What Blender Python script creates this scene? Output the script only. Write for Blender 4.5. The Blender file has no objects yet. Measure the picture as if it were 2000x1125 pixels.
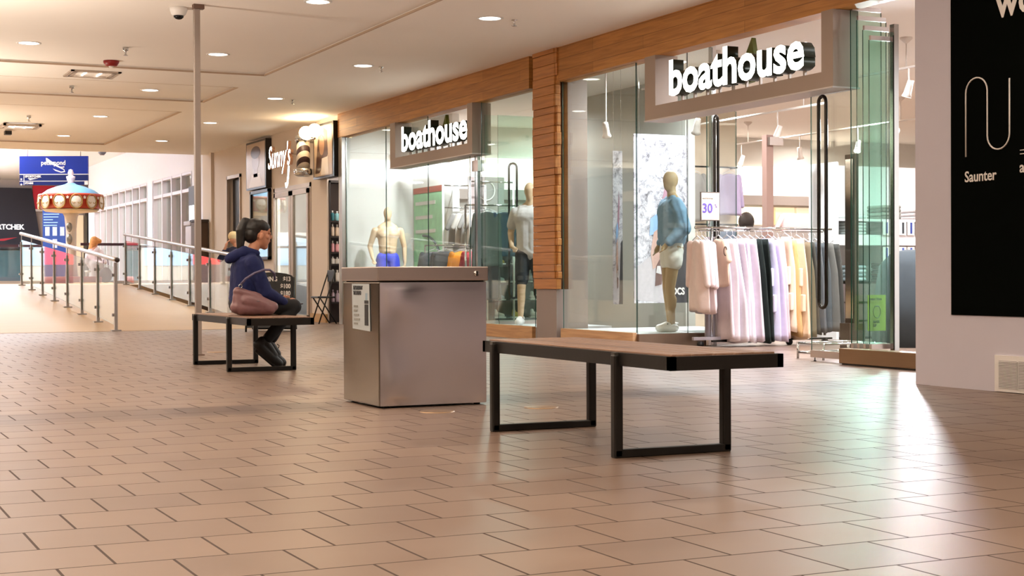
import bpy, bmesh, math, random
from mathutils import Vector, Matrix, Euler
random.seed(7)
S = bpy.context.scene
COL = S.collection
PI = math.pi

# ------------------------------------------------------------------ camera
YAW, PITCH, ROLL, FPX = 0.443752, -0.00767351, -0.00417869, 2961.4
fw = Vector((math.sin(YAW)*math.cos(PITCH), math.cos(YAW)*math.cos(PITCH), math.sin(PITCH)))
rt0 = Vector((math.cos(YAW), -math.sin(YAW), 0)); up0 = rt0.cross(fw)
rt = math.cos(ROLL)*rt0 + math.sin(ROLL)*up0; up = -math.sin(ROLL)*rt0 + math.cos(ROLL)*up0
cam = bpy.data.cameras.new('camera'); cam.sensor_width = 36; cam.lens = FPX/2000*36
cam.clip_start = 0.05; cam.clip_end = 300
cob = bpy.data.objects.new('camera', cam); COL.objects.link(cob)
cob.matrix_world = Matrix(((rt.x, up.x, -fw.x, 0), (rt.y, up.y, -fw.y, 0), (rt.z, up.z, -fw.z, 0.8), (0, 0, 0, 1)))
S.camera = cob
# ------------------------------------------------------------------ world, exposure
W = bpy.data.worlds.new('world'); S.world = W; W.use_nodes = True
W.node_tree.nodes['Background'].inputs[0].default_value = (0.9, 0.8, 0.7, 1)
W.node_tree.nodes['Background'].inputs[1].default_value = 0.15
S.view_settings.view_transform = 'Standard'; S.view_settings.look = 'None'
S.view_settings.gamma = 1; S.view_settings.use_curve_mapping = False
S.view_settings.exposure = 0.0
S.cycles.use_denoising = True
S.cycles.max_bounces = 10; S.cycles.diffuse_bounces = 4; S.cycles.glossy_bounces = 4
S.cycles.transparent_max_bounces = 32; S.cycles.transmission_bounces = 4
S.cycles.sample_clamp_indirect = 6; S.cycles.caustics_reflective = False
WARM = (1.0, 0.84, 0.67); COOL = (0.93, 0.95, 1.0); NEUT = (1.0, 0.93, 0.86)
P_DOWN = 16.0      # mall downlights
def area(name, loc, size, power, col, rot=(0, 0, 0), sy=None, spread=PI):
    l = bpy.data.lights.new(name, 'AREA'); l.energy = power; l.color = col; l.size = size
    if sy: l.shape = 'RECTANGLE'; l.size_y = sy
    else: l.shape = 'DISK'
    l.spread = spread
    o = bpy.data.objects.new(name, l); COL.objects.link(o); o.location = loc; o.rotation_euler = rot
    return o
# ceiling panels of the neighbouring store and of the bright hall
for x in (9.9, 12.2, 14.8, 17.8):
    for y in (10.6, 13.2, 16.0, 18.6, 21.2, 23.6):
        if not (x < 11 and y == 18.6): area('store_ceiling_lamp', (x, y, 3.44), .26, ((150 if x < 11 else 92) if y < 22 else (90 if x < 11 else 40)), COOL if x < 14 else NEUT, spread=2.9)
for x in (-4, 1.5, 5.5):
    for y in (37, 42, 47, 52.5):
        area('hall_ceiling_lamp', (x, y, 4.3), .5, 95, COOL)

# ------------------------------------------------------------------ helpers
def lin(h):
    h = h.lstrip('#'); v = [int(h[i:i+2], 16)/255 for i in (0, 2, 4)]
    return tuple((c/12.92 if c <= .04045 else ((c+.055)/1.055)**2.4) for c in v)
MATS = {}
def mat(name, col, rough=.5, metal=0, emit=None, es=0, noise=0, nscale=8, alpha=1, coat=0, stretch=None, bump=0, spec=None):
    if name in MATS: return MATS[name]
    if isinstance(col, str): col = lin(col)
    m = bpy.data.materials.new(name); m.use_nodes = True; nt = m.node_tree
    b = nt.nodes['Principled BSDF']
    b.inputs['Base Color'].default_value = (*col, 1); b.inputs['Roughness'].default_value = rough
    b.inputs['Metallic'].default_value = metal; b.inputs['Coat Weight'].default_value = coat
    if spec is not None: b.inputs['Specular IOR Level'].default_value = spec
    if emit is not None:
        if isinstance(emit, str): emit = lin(emit)
        b.inputs['Emission Color'].default_value = (*emit, 1); b.inputs['Emission Strength'].default_value = es
    if noise or bump:
        tc = nt.nodes.new('ShaderNodeTexCoord'); mp = nt.nodes.new('ShaderNodeMapping')
        nt.links.new(tc.outputs['Object'], mp.inputs[0])
        if stretch: mp.inputs['Scale'].default_value = stretch
        nz = nt.nodes.new('ShaderNodeTexNoise'); nz.inputs['Scale'].default_value = nscale; nz.inputs['Detail'].default_value = 5
        nt.links.new(mp.outputs[0], nz.inputs['Vector'])
        if noise:
            mx = nt.nodes.new('ShaderNodeMix'); mx.data_type = 'RGBA'
            mx.inputs[6].default_value = (*[c*(1-noise) for c in col], 1)
            mx.inputs[7].default_value = (*[min(1, c*(1+noise)) for c in col], 1)
            nt.links.new(nz.outputs['Fac'], mx.inputs[0]); nt.links.new(mx.outputs[2], b.inputs['Base Color'])
        if bump:
            bp = nt.nodes.new('ShaderNodeBump'); bp.inputs['Strength'].default_value = bump; bp.inputs['Distance'].default_value = .01
            nt.links.new(nz.outputs['Fac'], bp.inputs['Height']); nt.links.new(bp.outputs[0], b.inputs['Normal'])
    MATS[name] = m; return m
def glass_mat(name, tint=(.93, .97, .95), rough=.02, refl=1.0):
    m = bpy.data.materials.new(name); m.use_nodes = True; nt = m.node_tree; nt.nodes.clear()
    out = nt.nodes.new('ShaderNodeOutputMaterial'); mix = nt.nodes.new('ShaderNodeMixShader')
    tr = nt.nodes.new('ShaderNodeBsdfTransparent'); tr.inputs[0].default_value = (*tint, 1)
    gl = nt.nodes.new('ShaderNodeBsdfAnisotropic'); gl.inputs['Roughness'].default_value = rough
    gl.inputs[0].default_value = (.95, 1, .98, 1)
    lw = nt.nodes.new('ShaderNodeLayerWeight'); lw.inputs[0].default_value = .5
    pw = nt.nodes.new('ShaderNodeMath'); pw.operation = 'POWER'; pw.inputs[1].default_value = 5
    ma = nt.nodes.new('ShaderNodeMath'); ma.operation = 'MULTIPLY_ADD'; ma.inputs[1].default_value = .92*refl; ma.inputs[2].default_value = .035*refl
    nt.links.new(lw.outputs['Facing'], pw.inputs[0]); nt.links.new(pw.outputs[0], ma.inputs[0]); nt.links.new(ma.outputs[0], mix.inputs[0])
    nt.links.new(tr.outputs[0], mix.inputs[1]); nt.links.new(gl.outputs[0], mix.inputs[2]); nt.links.new(mix.outputs[0], out.inputs[0])
    MATS[name] = m; return m

class MB:
    def __init__(s): s.v = []; s.f = []; s.mi = []; s.sm = []; s.cur = 0
    def add(s, vs, fs, smooth=False):
        n = len(s.v); s.v += [tuple(p) for p in vs]
        for f in fs: s.f.append([n+i for i in f]); s.mi.append(s.cur); s.sm.append(smooth)
        return s
    def box(s, x0, x1, y0, y1, z0, z1):
        if x0 > x1: x0, x1 = x1, x0
        if y0 > y1: y0, y1 = y1, y0
        if z0 > z1: z0, z1 = z1, z0
        vs = [(x0,y0,z0),(x1,y0,z0),(x1,y1,z0),(x0,y1,z0),(x0,y0,z1),(x1,y0,z1),(x1,y1,z1),(x0,y1,z1)]
        return s.add(vs, [(0,3,2,1),(4,5,6,7),(0,1,5,4),(1,2,6,5),(2,3,7,6),(3,0,4,7)])
    def obox(s, c, sx, sy, sz, M):
        vs = []
        for k in (-1, 1):
            for (i, j) in ((-1,-1),(1,-1),(1,1),(-1,1)):
                vs.append(Vector(c) + M @ Vector((i*sx/2, j*sy/2, k*sz/2)))
        return s.add(vs, [(0,3,2,1),(4,5,6,7),(0,1,5,4),(1,2,6,5),(2,3,7,6),(3,0,4,7)])
    def rbox(s, x0, x1, y0, y1, z0, z1, r=.01, seg=2):
        b = bmesh.new(); bmesh.ops.create_cube(b, size=1)
        for v in b.verts: v.co = Vector(((x0+x1)/2+v.co.x*abs(x1-x0), (y0+y1)/2+v.co.y*abs(y1-y0), (z0+z1)/2+v.co.z*abs(z1-z0)))
        bmesh.ops.bevel(b, geom=b.edges[:], offset=r, segments=seg, affect='EDGES', profile=.5)
        b.verts.index_update(); s.add([v.co[:] for v in b.verts], [[v.index for v in f.verts] for f in b.faces], seg > 2); b.free(); return s
    def tube(s, pts, r, n=10, closed=False, cap=True):
        pts = [Vector(p) for p in pts]; m = len(pts); rs = r if isinstance(r, (list, tuple)) else [r]*m
        vs = []; nrm = None
        for i in range(m):
            if closed: t = (pts[(i+1) % m]-pts[i-1]).normalized()
            else: t = (pts[min(i+1, m-1)]-pts[max(i-1, 0)]).normalized()
            if nrm is None:
                a = Vector((0, 0, 1)) if abs(t.z) < .9 else Vector((1, 0, 0)); nrm = (a - t*a.dot(t)).normalized()
            else: nrm = (nrm - t*nrm.dot(t)).normalized()
            bn = t.cross(nrm)
            for k in range(n):
                a = 2*PI*k/n; vs.append(pts[i] + rs[i]*(math.cos(a)*nrm + math.sin(a)*bn))
        fs = []
        for i in range(m if closed else m-1):
            j = (i+1) % m
            for k in range(n): fs.append((i*n+k, i*n+(k+1) % n, j*n+(k+1) % n, j*n+k))
        if cap and not closed: fs.append(tuple(range(n))[::-1]); fs.append(tuple((m-1)*n+k for k in range(n)))
        return s.add(vs, fs, True)
    def lathe(s, c, prof, n=24, axis='z'):
        vs = []; fs = []
        for (r, h) in prof:
            for k in range(n):
                a = 2*PI*k/n; p = (r*math.cos(a), r*math.sin(a), h)
                if axis == 'y': p = (p[0], p[2], p[1])
                if axis == 'x': p = (p[2], p[0], p[1])
                vs.append((c[0]+p[0], c[1]+p[1], c[2]+p[2]))
        for i in range(len(prof)-1):
            for k in range(n): fs.append((i*n+k, i*n+(k+1) % n, (i+1)*n+(k+1) % n, (i+1)*n+k))
        fs.append(tuple(range(n))[::-1]); fs.append(tuple((len(prof)-1)*n+k for k in range(n)))
        return s.add(vs, fs, True)
    def caps(s, p0, r0, p1, r1, n=14, flat=None):
        """tapered capsule; flat=(axis vector, factor) squashes the section"""
        p0 = Vector(p0); p1 = Vector(p1); d = p1-p0; L = d.length
        if L < 1e-5: d = Vector((0, 0, 1)); L = 1e-4
        t = d.normalized(); pts = []; rs = []
        for i in range(4):
            a = PI/2*i/4; pts.append(p0 - t*r0*math.cos(a)); rs.append(max(r0*math.sin(a), 1e-3))
        pts.append(p0); rs.append(r0); pts.append(p1); rs.append(r1)
        for i in range(1, 5):
            a = PI/2*i/4; pts.append(p1 + t*r1*math.sin(a)); rs.append(max(r1*math.cos(a), 1e-3))
        n0 = len(s.v); s.tube(pts, rs, n)
        if flat:
            ax = Vector(flat[0]).normalized(); fct = flat[1]
            for i in range(n0, len(s.v)):
                v = Vector(s.v[i]); k = (v-p0).dot(ax); base = (v-p0).dot(t)
                q = p0 + t*base; kk = (v-q).dot(ax); s.v[i] = tuple(v - ax*kk*(1-fct))
        return s
    def ell(s, c, rx, ry, rz, M=None, nu=16, nv=10):
        vs = []; fs = []; c = Vector(c)
        for i in range(1, nv):
            a = PI*i/nv
            for k in range(nu):
                b = 2*PI*k/nu; p = Vector((rx*math.sin(a)*math.cos(b), ry*math.sin(a)*math.sin(b), rz*math.cos(a)))
                vs.append(c + (M @ p if M else p))
        t = Vector((0, 0, rz)); vs.append(c + (M @ t if M else t)); vs.append(c - (M @ t if M else t))
        T = len(vs)-2; B = T+1
        for i in range(nv-2):
            for k in range(nu): fs.append((i*nu+k, (i+1)*nu+k, (i+1)*nu+(k+1) % nu, i*nu+(k+1) % nu))
        for k in range(nu): fs.append((T, k, (k+1) % nu)); fs.append((B, (nv-2)*nu+(k+1) % nu, (nv-2)*nu+k))
        return s.add(vs, fs, True)
    def poly(s, pts, d):
        """flat polygon pts (3d, planar) given thickness vector d"""
        n = len(pts); d = Vector(d); a = [Vector(p) for p in pts]; b = [p+d for p in a]
        return s.add(a+b, [tuple(range(n)), tuple(range(2*n-1, n-1, -1))] + [(i, (i+1) % n, n+(i+1) % n, n+i) for i in range(n)])
    def mesh(s, name, mats, off=(0, 0, 0)):
        me = bpy.data.meshes.new(name); me.from_pydata([(v[0]-off[0], v[1]-off[1], v[2]-off[2]) for v in s.v], [], s.f)
        for m in mats: me.materials.append(m)
        me.polygons.foreach_set('material_index', s.mi); me.polygons.foreach_set('use_smooth', s.sm)
        b = bmesh.new(); b.from_mesh(me); bmesh.ops.recalc_face_normals(b, faces=b.faces[:]); b.to_mesh(me); b.free(); me.update(); return me
def wloc(o):
    v = Vector((0, 0, 0))
    while o: v += o.location; o = o.parent
    return v
def P(name, mb, mats, parent=None, label=None, at=None):
    """link mb as one mesh object; mb holds world coordinates"""
    if not isinstance(mats, (list, tuple)): mats = [mats]
    if parent is not None:
        off = wloc(parent); o = bpy.data.objects.new(name, mb.mesh(name, mats, off)); o.parent = parent
    else:
        if at is None:
            xs = list(zip(*mb.v)); at = ((min(xs[0])+max(xs[0]))/2, (min(xs[1])+max(xs[1]))/2, min(xs[2]))
        o = bpy.data.objects.new(name, mb.mesh(name, mats, at)); o.location = at
    COL.objects.link(o)
    if label: o['label'] = label
    return o
def E(name, loc, label, cat, group=None):
    o = bpy.data.objects.new(name, None); COL.objects.link(o); o.location = loc; o.empty_display_size = .1
    o['label'] = label; o['category'] = cat
    if group: o['group'] = group
    return o
def tag(o, label, cat, group=None):
    o['label'] = label; o['category'] = cat
    if group: o['group'] = group
    return o
def ST(name, mb, mats):
    o = P(name, mb, mats); o['kind'] = 'structure'; return o
def dup(root, loc, rotz=0, label=None, group=None, scale=None):
    r = root.copy(); COL.objects.link(r); r.location = loc; r.rotation_euler = (0, 0, rotz)
    if scale: r.scale = scale
    if label: r['label'] = label
    if group: r['group'] = group
    for ch in list(root.children):
        c = ch.copy(); COL.objects.link(c); c.parent = r
        for g in list(ch.children):
            d = g.copy(); COL.objects.link(d); d.parent = c
    return r
def text_obj(name, txt, size, origin, face, m, parent=None, depth=.004, bold=0, sx=1, shear=0, rotz=0, align='LEFT', spacing=1):
    """face: '-X' reads towards -Y, '-Y' reads towards +X"""
    cu = bpy.data.curves.new(name, 'FONT'); cu.body = txt; cu.size = size; cu.extrude = depth/2; cu.offset = bold
    cu.shear = shear; cu.align_x = align; cu.space_character = spacing; cu.resolution_u = 3
    t = bpy.data.objects.new(name+'_curve', cu); COL.objects.link(t)
    bpy.context.view_layer.update(); dg = bpy.context.evaluated_depsgraph_get()
    me = bpy.data.meshes.new_from_object(t.evaluated_get(dg)); COL.objects.unlink(t); bpy.data.objects.remove(t)
    if face == '-X': R = Matrix(((0, 0, -1), (-1, 0, 0), (0, 1, 0)))
    elif face == '+X': R = Matrix(((0, 0, 1), (1, 0, 0), (0, 1, 0)))
    else: R = Matrix(((1, 0, 0), (0, 0, -1), (0, 1, 0)))
    if rotz: R = Matrix.Rotation(rotz, 3, 'Z') @ R
    off = wloc(parent) if parent else Vector((0, 0, 0))
    for v in me.vertices: v.co = R @ Vector((v.co.x*sx, v.co.y, v.co.z)) + Vector(origin) - off
    me.materials.clear()
    for q in (m if isinstance(m, (list, tuple)) else [m]): me.materials.append(q)
    if isinstance(m, (list, tuple)):
        n = R @ Vector((0, 0, 1)); me.update()
        for p in me.polygons: p.material_index = 0 if p.normal.dot(n) > .9 else 1
    o = bpy.data.objects.new(name, me); COL.objects.link(o)
    if parent: o.parent = parent
    return o
def remesh(o, vox, it=6, disp=0, dscale=.1):
    r = o.modifiers.new('remesh', 'REMESH'); r.mode = 'VOXEL'; r.voxel_size = vox; r.use_smooth_shade = True
    sm = o.modifiers.new('smooth', 'SMOOTH'); sm.iterations = it; sm.factor = .5
    if disp:
        tx = bpy.data.textures.new('folds', 'CLOUDS'); tx.noise_scale = dscale; tx.noise_depth = 2
        d = o.modifiers.new('folds', 'DISPLACE'); d.texture = tx; d.strength = disp; d.mid_level = .5; d.texture_coords = 'LOCAL'
    return o
def pane(name, x0, x1, y0, y1, z0, z1, parent=None, gm='glass', struct=False, label=None):
    mb = MB(); mb.box(x0, x1, y0, y1, z0, z1)
    thin = min(range(3), key=lambda k: (abs(x1-x0), abs(y1-y0), abs(z1-z0))[k])
    for i, f in enumerate(mb.f):
        vs = [mb.v[j] for j in f]; ax = [max(v[k] for v in vs)-min(v[k] for v in vs) for k in range(3)]
        mb.mi[i] = 0 if ax[thin] < 1e-6 else 1
    ms = [MATS[gm], MATS['glass_edge']]
    return ST(name, mb, ms) if struct else P(name, mb, ms, parent, label)

# ------------------------------------------------------------------ materials
glass_mat('glass'); glass_mat('glass_green', (.87, .955, .925)); glass_mat('glass_rail', (.95, .97, .96), refl=1.0)
mat('glass_edge', '#1d4a40', .15)
white = mat('white_paint', '#ddd6cf', .6, noise=.03, nscale=3)
ceilm = mat('ceiling_paint', '#f8f2ea', .85, noise=.02, nscale=1.5)
beige = mat('beige_wall', '#d9cbbc', .7, noise=.03, nscale=2)
steel = mat('brushed_steel', '#c6bab4', .30, 1, noise=.04, nscale=30, stretch=(1, 1, 12))
bin_steel_shaded = mat('bin_steel_shaded', '#8f867b', .20, 1, noise=.02, nscale=1.9, bump=.3, stretch=(1, 1, .8))  # one stainless steel; the shade on the bin's side is painted in darker
for n_ in MATS['bin_steel_shaded'].node_tree.nodes:
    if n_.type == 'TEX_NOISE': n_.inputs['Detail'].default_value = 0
MATS['bin_steel_shaded'].node_tree.nodes['Bump'].inputs['Distance'].default_value = .06
chrome = mat('chrome', '#c9c9c9', .14, 1, noise=.02)
dark_metal = mat('dark_bench_metal', '#17130f', .45, .3, noise=.15, nscale=20)
bronze = mat('bronze_kick_plate', '#8c7156', .32, .85, noise=.06, nscale=12, stretch=(1, .1, 6))
black = mat('black_paint', '#0b0a0a', .5, noise=.1)
taupe = mat('taupe_panel', '#9c8a7c', .6, noise=.03, nscale=4)
grey_handle = mat('dark_pull_handle', '#3b3733', .25, .9, noise=.05)
lampw = mat('lamp_diffuser', '#ffffff', .5, emit='#fff6ea', es=9, noise=.01)
signw = mat('lit_sign_face', '#ffffff', .5, emit='#fffff2', es=5, noise=.01)
skin = mat('skin', '#c48a6c', .5, noise=.06, nscale=30)
manq = mat('mannequin_skin', '#d8bb98', .45, noise=.04, nscale=6)
whitep = mat('white_plastic', '#eeeae6', .4, noise=.02)
def floor_mat():
    m = bpy.data.materials.new('floor_tile'); m.use_nodes = True; nt = m.node_tree; N = nt.nodes; L = nt.links
    b = N['Principled BSDF']; tc = N.new('ShaderNodeTexCoord'); mp = N.new('ShaderNodeMapping')
    geo = N.new('ShaderNodeNewGeometry')
    mp.inputs['Location'].default_value = (-.171, -.026, 0); L.new(geo.outputs['Position'], mp.inputs[0])
    br = N.new('ShaderNodeTexBrick'); L.new(mp.outputs[0], br.inputs['Vector'])
    br.inputs['Scale'].default_value = 1; br.inputs['Brick Width'].default_value = .322; br.inputs['Row Height'].default_value = .329
    br.inputs['Mortar Size'].default_value = .0046; br.inputs['Mortar Smooth'].default_value = .15; br.offset = .5; br.offset_frequency = 2
    br.inputs['Color1'].default_value = (*lin('#857061'), 1); br.inputs['Color2'].default_value = (*lin('#776356'), 1)
    br.inputs['Mortar'].default_value = (*lin('#38251a'), 1)
    sx = N.new('ShaderNodeSeparateXYZ'); L.new(geo.outputs['Position'], sx.inputs[0])
    def M_(op, a, bb):
        n = N.new('ShaderNodeMath'); n.operation = op
        for i, q in ((0, a), (1, bb)):
            if isinstance(q, (int, float)): n.inputs[i].default_value = q
            else: L.new(q, n.inputs[i])
        return n.outputs[0]
    X, Y = sx.outputs[0], sx.outputs[1]
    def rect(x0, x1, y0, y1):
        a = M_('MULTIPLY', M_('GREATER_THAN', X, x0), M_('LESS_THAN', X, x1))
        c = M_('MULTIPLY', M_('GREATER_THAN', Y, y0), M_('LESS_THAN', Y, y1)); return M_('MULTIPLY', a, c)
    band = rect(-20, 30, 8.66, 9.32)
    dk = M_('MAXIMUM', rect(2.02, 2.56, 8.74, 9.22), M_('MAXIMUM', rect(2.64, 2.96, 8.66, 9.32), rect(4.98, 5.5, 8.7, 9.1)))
    nz = N.new('ShaderNodeTexNoise'); nz.inputs['Scale'].default_value = 2.2; nz.inputs['Detail'].default_value = 6; nz.inputs['Roughness'].default_value = .55
    mp2 = N.new('ShaderNodeMapping'); mp2.inputs['Scale'].default_value = (.8, 1.5, 1); L.new(geo.outputs['Position'], mp2.inputs[0]); L.new(mp2.outputs[0], nz.inputs['Vector'])
    def mixc(fac, a, col, mode='MIX'):
        n = N.new('ShaderNodeMix'); n.data_type = 'RGBA'; n.blend_type = mode
        if isinstance(fac, (int, float)): n.inputs[0].default_value = fac
        else: L.new(fac, n.inputs[0])
        L.new(a, n.inputs[6])
        if isinstance(col, tuple): n.inputs[7].default_value = (*col, 1)
        else: L.new(col, n.inputs[7])
        return n.outputs[2]
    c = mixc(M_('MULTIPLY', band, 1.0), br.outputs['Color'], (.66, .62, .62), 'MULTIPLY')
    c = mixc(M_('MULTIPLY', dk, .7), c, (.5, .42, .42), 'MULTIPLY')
    cr = N.new('ShaderNodeValToRGB'); cr.color_ramp.elements[0].position = .3; cr.color_ramp.elements[0].color = (.86, .82, .79, 1)
    cr.color_ramp.elements[1].position = .7; cr.color_ramp.elements[1].color = (1, 1, 1, 1); L.new(nz.outputs['Fac'], cr.inputs[0])
    c = mixc(1.0, c, cr.outputs[0], 'MULTIPLY')
    L.new(c, b.inputs['Base Color'])
    rr = N.new('ShaderNodeMapRange'); rr.inputs[1].default_value = .3; rr.inputs[2].default_value = .7; rr.inputs[3].default_value = .33; rr.inputs[4].default_value = .38
    L.new(nz.outputs['Fac'], rr.inputs[0]); L.new(M_('ADD', rr.outputs[0], M_('MULTIPLY', br.outputs['Fac'], .4)), b.inputs['Roughness'])
    bp = N.new('ShaderNodeBump'); bp.inputs['Strength'].default_value = .6; bp.inputs['Distance'].default_value = .003
    L.new(M_('ADD', M_('MULTIPLY', br.outputs['Fac'], -1.0), M_('MULTIPLY', nz.outputs['Fac'], .05)), bp.inputs['Height']); L.new(bp.outputs[0], b.inputs['Normal'])
    MATS['floor_tile'] = m; return m
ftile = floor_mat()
framp = mat('ramp_floor', '#b39673', .42, noise=.07, nscale=2, stretch=(.6, 2, 1))
def wood_mat(name, c1, c2, cm, bw, rh, axis, mortar=.002, rough=.55):
    m = bpy.data.materials.new(name); m.use_nodes = True; nt = m.node_tree; N = nt.nodes; L = nt.links
    b = N['Principled BSDF']; geo = N.new('ShaderNodeNewGeometry'); sx = N.new('ShaderNodeSeparateXYZ'); L.new(geo.outputs['Position'], sx.inputs[0])
    cb = N.new('ShaderNodeCombineXYZ'); L.new(sx.outputs[axis[0]], cb.inputs[0]); L.new(sx.outputs[axis[1]], cb.inputs[1])
    br = N.new('ShaderNodeTexBrick'); L.new(cb.outputs[0], br.inputs['Vector']); br.inputs['Scale'].default_value = 1
    br.inputs['Brick Width'].default_value = bw; br.inputs['Row Height'].default_value = rh; br.inputs['Mortar Size'].default_value = mortar
    br.offset = .37; br.inputs['Bias'].default_value = 0
    for k, v in (('Color1', c1), ('Color2', c2), ('Mortar', cm)): br.inputs[k].default_value = (*lin(v), 1)
    nz = N.new('ShaderNodeTexNoise'); nz.inputs['Scale'].default_value = 5; nz.inputs['Detail'].default_value = 6; nz.inputs['Distortion'].default_value = .6
    mp = N.new('ShaderNodeMapping'); mp.inputs['Scale'].default_value = (.35, 6, 1); L.new(cb.outputs[0], mp.inputs[0]); L.new(mp.outputs[0], nz.inputs['Vector'])
    cr = N.new('ShaderNodeValToRGB'); cr.color_ramp.elements[0].position = .3; cr.color_ramp.elements[0].color = (.62, .55, .5, 1)
    cr.color_ramp.elements[1].position = .62; cr.color_ramp.elements[1].color = (1, 1, 1, 1); L.new(nz.outputs['Fac'], cr.inputs[0])
    mx = N.new('ShaderNodeMix'); mx.data_type = 'RGBA'; mx.blend_type = 'MULTIPLY'; mx.inputs[0].default_value = .8
    L.new(br.outputs['Color'], mx.inputs[6]); L.new(cr.outputs[0], mx.inputs[7]); L.new(mx.outputs[2], b.inputs['Base Color'])
    b.inputs['Roughness'].default_value = rough; MATS[name] = m; return m
beam_wood = wood_mat('beam_wood', '#c78b45', '#b17633', '#6a4218', 3.1, .137, (1, 2))
block_wood = wood_mat('block_wood', '#c98a48', '#b0712f', '#6a3d1a', 5.0, .5, (1, 2), .0)
base_wood = wood_mat('sill_wood', '#cfa478', '#c0925f', '#7a5430', 3.0, 1.0, (1, 2), .0)
bench_wood = wood_mat('bench_wood', '#8f6f5a', '#7c5e4b', '#8f6f5a', 3.0, .11, (1, 0), .0, .45)

# ------------------------------------------------------------------ setting
CZ = 3.576
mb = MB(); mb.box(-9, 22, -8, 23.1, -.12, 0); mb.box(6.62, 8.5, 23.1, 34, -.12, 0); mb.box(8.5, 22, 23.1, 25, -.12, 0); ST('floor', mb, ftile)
mb = MB(); mb.add([(-9, 23.1, 0.004), (6.62, 23.1, .004), (6.62, 33.3, .65), (-9, 33.3, .65), (-9, 23.1, -.1), (6.62, 23.1, -.1), (6.62, 33.3, -.1), (-9, 33.3, -.1)],
   [(0, 1, 2, 3), (4, 7, 6, 5), (1, 5, 6, 2), (0, 3, 7, 4), (0, 4, 5, 1), (2, 6, 7, 3)])
mb.box(-9, 6.62, 33.3, 58, .5, .65); mb.box(6.62, 22, 34, 58, -.1, .65); ST('floor_ramp', mb, framp)
# ceiling: lower slab with three raised coffers (left of x = 5.92)
mb = MB()
mb.box(5.92, 8.52, -8, 34, CZ, CZ+.25)
cof = [(-8, 20.36), (21.75, 23.8), (25.3, 32.2)]
mb.box(-9, 5.92, 20.36, 21.75, CZ, CZ+.25); mb.box(-9, 5.92, 23.8, 25.3, CZ, CZ+.25); mb.box(-9, 5.92, 32.2, 34, CZ, CZ+.25)
for a, b_ in cof: mb.box(-9, 5.92, a, b_, CZ+.035, CZ+.25)
mb.box(8.52, 22, 8.7, 25, 3.46, 3.8)
ST('ceiling', mb, ceilm)
hallw = mat('hall_white', '#eeeef2', .7, noise=.02)
mb = MB(); mb.box(-9, 12, 34, 58, 4.35, 4.5); mb.box(-9, 12, 34, 34.12, CZ+.2, 4.4); ST('ceiling_hall', mb, hallw)
mb = MB(); mb.box(5.905, 5.925, -8, 20.36, CZ-.002, CZ+.02); mb.box(5.9, 5.925, 21.75, 23.8, CZ-.004, CZ+.02); mb.box(5.9, 5.925, 25.3, 32.2, CZ-.004, CZ+.02)
for y in (20.36, 21.75, 23.8, 25.3, 32.2): mb.box(-9, 5.92, y-.006, y+.006, CZ-.002, CZ+.02)
ST('trim_1', mb, mat('coffer_reveal', '#c4ad96', .8, noise=.05))
# walls
mb = MB(); mb.box(-3.4, -2.2, -8, 33.8, 2.7, 2.8); mb.box(-2.3, -2.2, -8, 33.8, 2.8, 2.95); ST('trim_bulkhead_left_added', mb, beige)  # added bulkhead, made up to carry the fill uplights
for y in (2, 12, 22, 30): area('left_fill_uplight', (-2.85, y, 2.86), .8, 360, (1, .88, .76), rot=(PI, 0, 0), sy=8)  # added unseen uplights that brighten the mall ceiling
mb = MB(); mb.box(-3.6, -3.4, -8, 34, 0, CZ); mb.box(-9.2, -9, 33, 58, 0, 4.4); mb.box(-9, -3.4, 33.8, 34, 0, CZ+.2); ST('wall_left', mb, mat('left_wall_brown', '#33281f', .6, noise=.3, nscale=.7))
mb = MB(); mb.box(-9.2, 22, -8.2, -8, 0, 3.8); ST('wall_back', mb, white)
hoard = mat('hoarding_white', '#cdc8d2', .55, noise=.03, nscale=1.5)
mb = MB(); mb.box(7.42, 7.54, -8, 8.74, 0, CZ); mb.box(7.54, 8.62, 8.62, 8.74, 0, CZ); ST('wall_right', mb, hoard)
# store shell
storew = mat('store_wall', '#d8d5cf', .7, noise=.03)
mb = MB(); mb.box(8.62, 22, 8.6, 8.7, 0, 3.6); ST('wall_store_near', mb, storew)
mb = MB(); mb.box(21.9, 22, 8.7, 24.6, 0, 3.6); ST('wall_store_east', mb, storew)
mb = MB(); mb.box(8.44, 22, 24.5, 24.62, 0, 3.6); ST('wall_store_north', mb, storew)
mb = MB(); mb.box(10.7, 10.85, 17.15, 20.4, 0, 3.46); ST('wall_display_partition', mb, mat('partition_grey', '#b4b4ac', .7, noise=.03))
mb = MB(); mb.box(9.75, 9.87, 22.75, 24.5, 0, 3.46); ST('wall_poster_partition', mb, mat('partition_white', '#ecebe8', .7, noise=.03))
# wood beam and pillar
mb = MB(); mb.box(8.42, 8.62, 17.19, 24.6, 3.17, CZ); ST('trim_2', mb, beam_wood)
mb = MB(); mb.box(8.42, 8.62, 8.74, 16.46, 3.17, CZ); ST('trim_3', mb, beam_wood)
mb = MB(); z = .64; k = 0
while z < CZ-.01:
    h = random.choice((.085, .11, .13, .15)); h = min(h, CZ-z)
    dx = random.uniform(0, .014); dy = random.uniform(-.03, .03)
    mb.rbox(8.385+dx, 8.48, 16.44, 17.03, z+.002, z+h-.002, .004, 1)
    mb.rbox(8.40+random.uniform(-.01, .02), 8.457, 16.395+dy*.8, 16.44, z+.002, z+h-.002, .004, 1)
    z += h
ST('trim_4', mb, block_wood)
mb = MB(); mb.box(8.42, 8.60, 16.45, 17.0, 0, .64); mb.box(8.60, 8.87, 16.48, 17.19, 0, 3.46); ST('trim_5', mb, mat('pillar_core', '#8f8079', .6, noise=.03))
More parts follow.
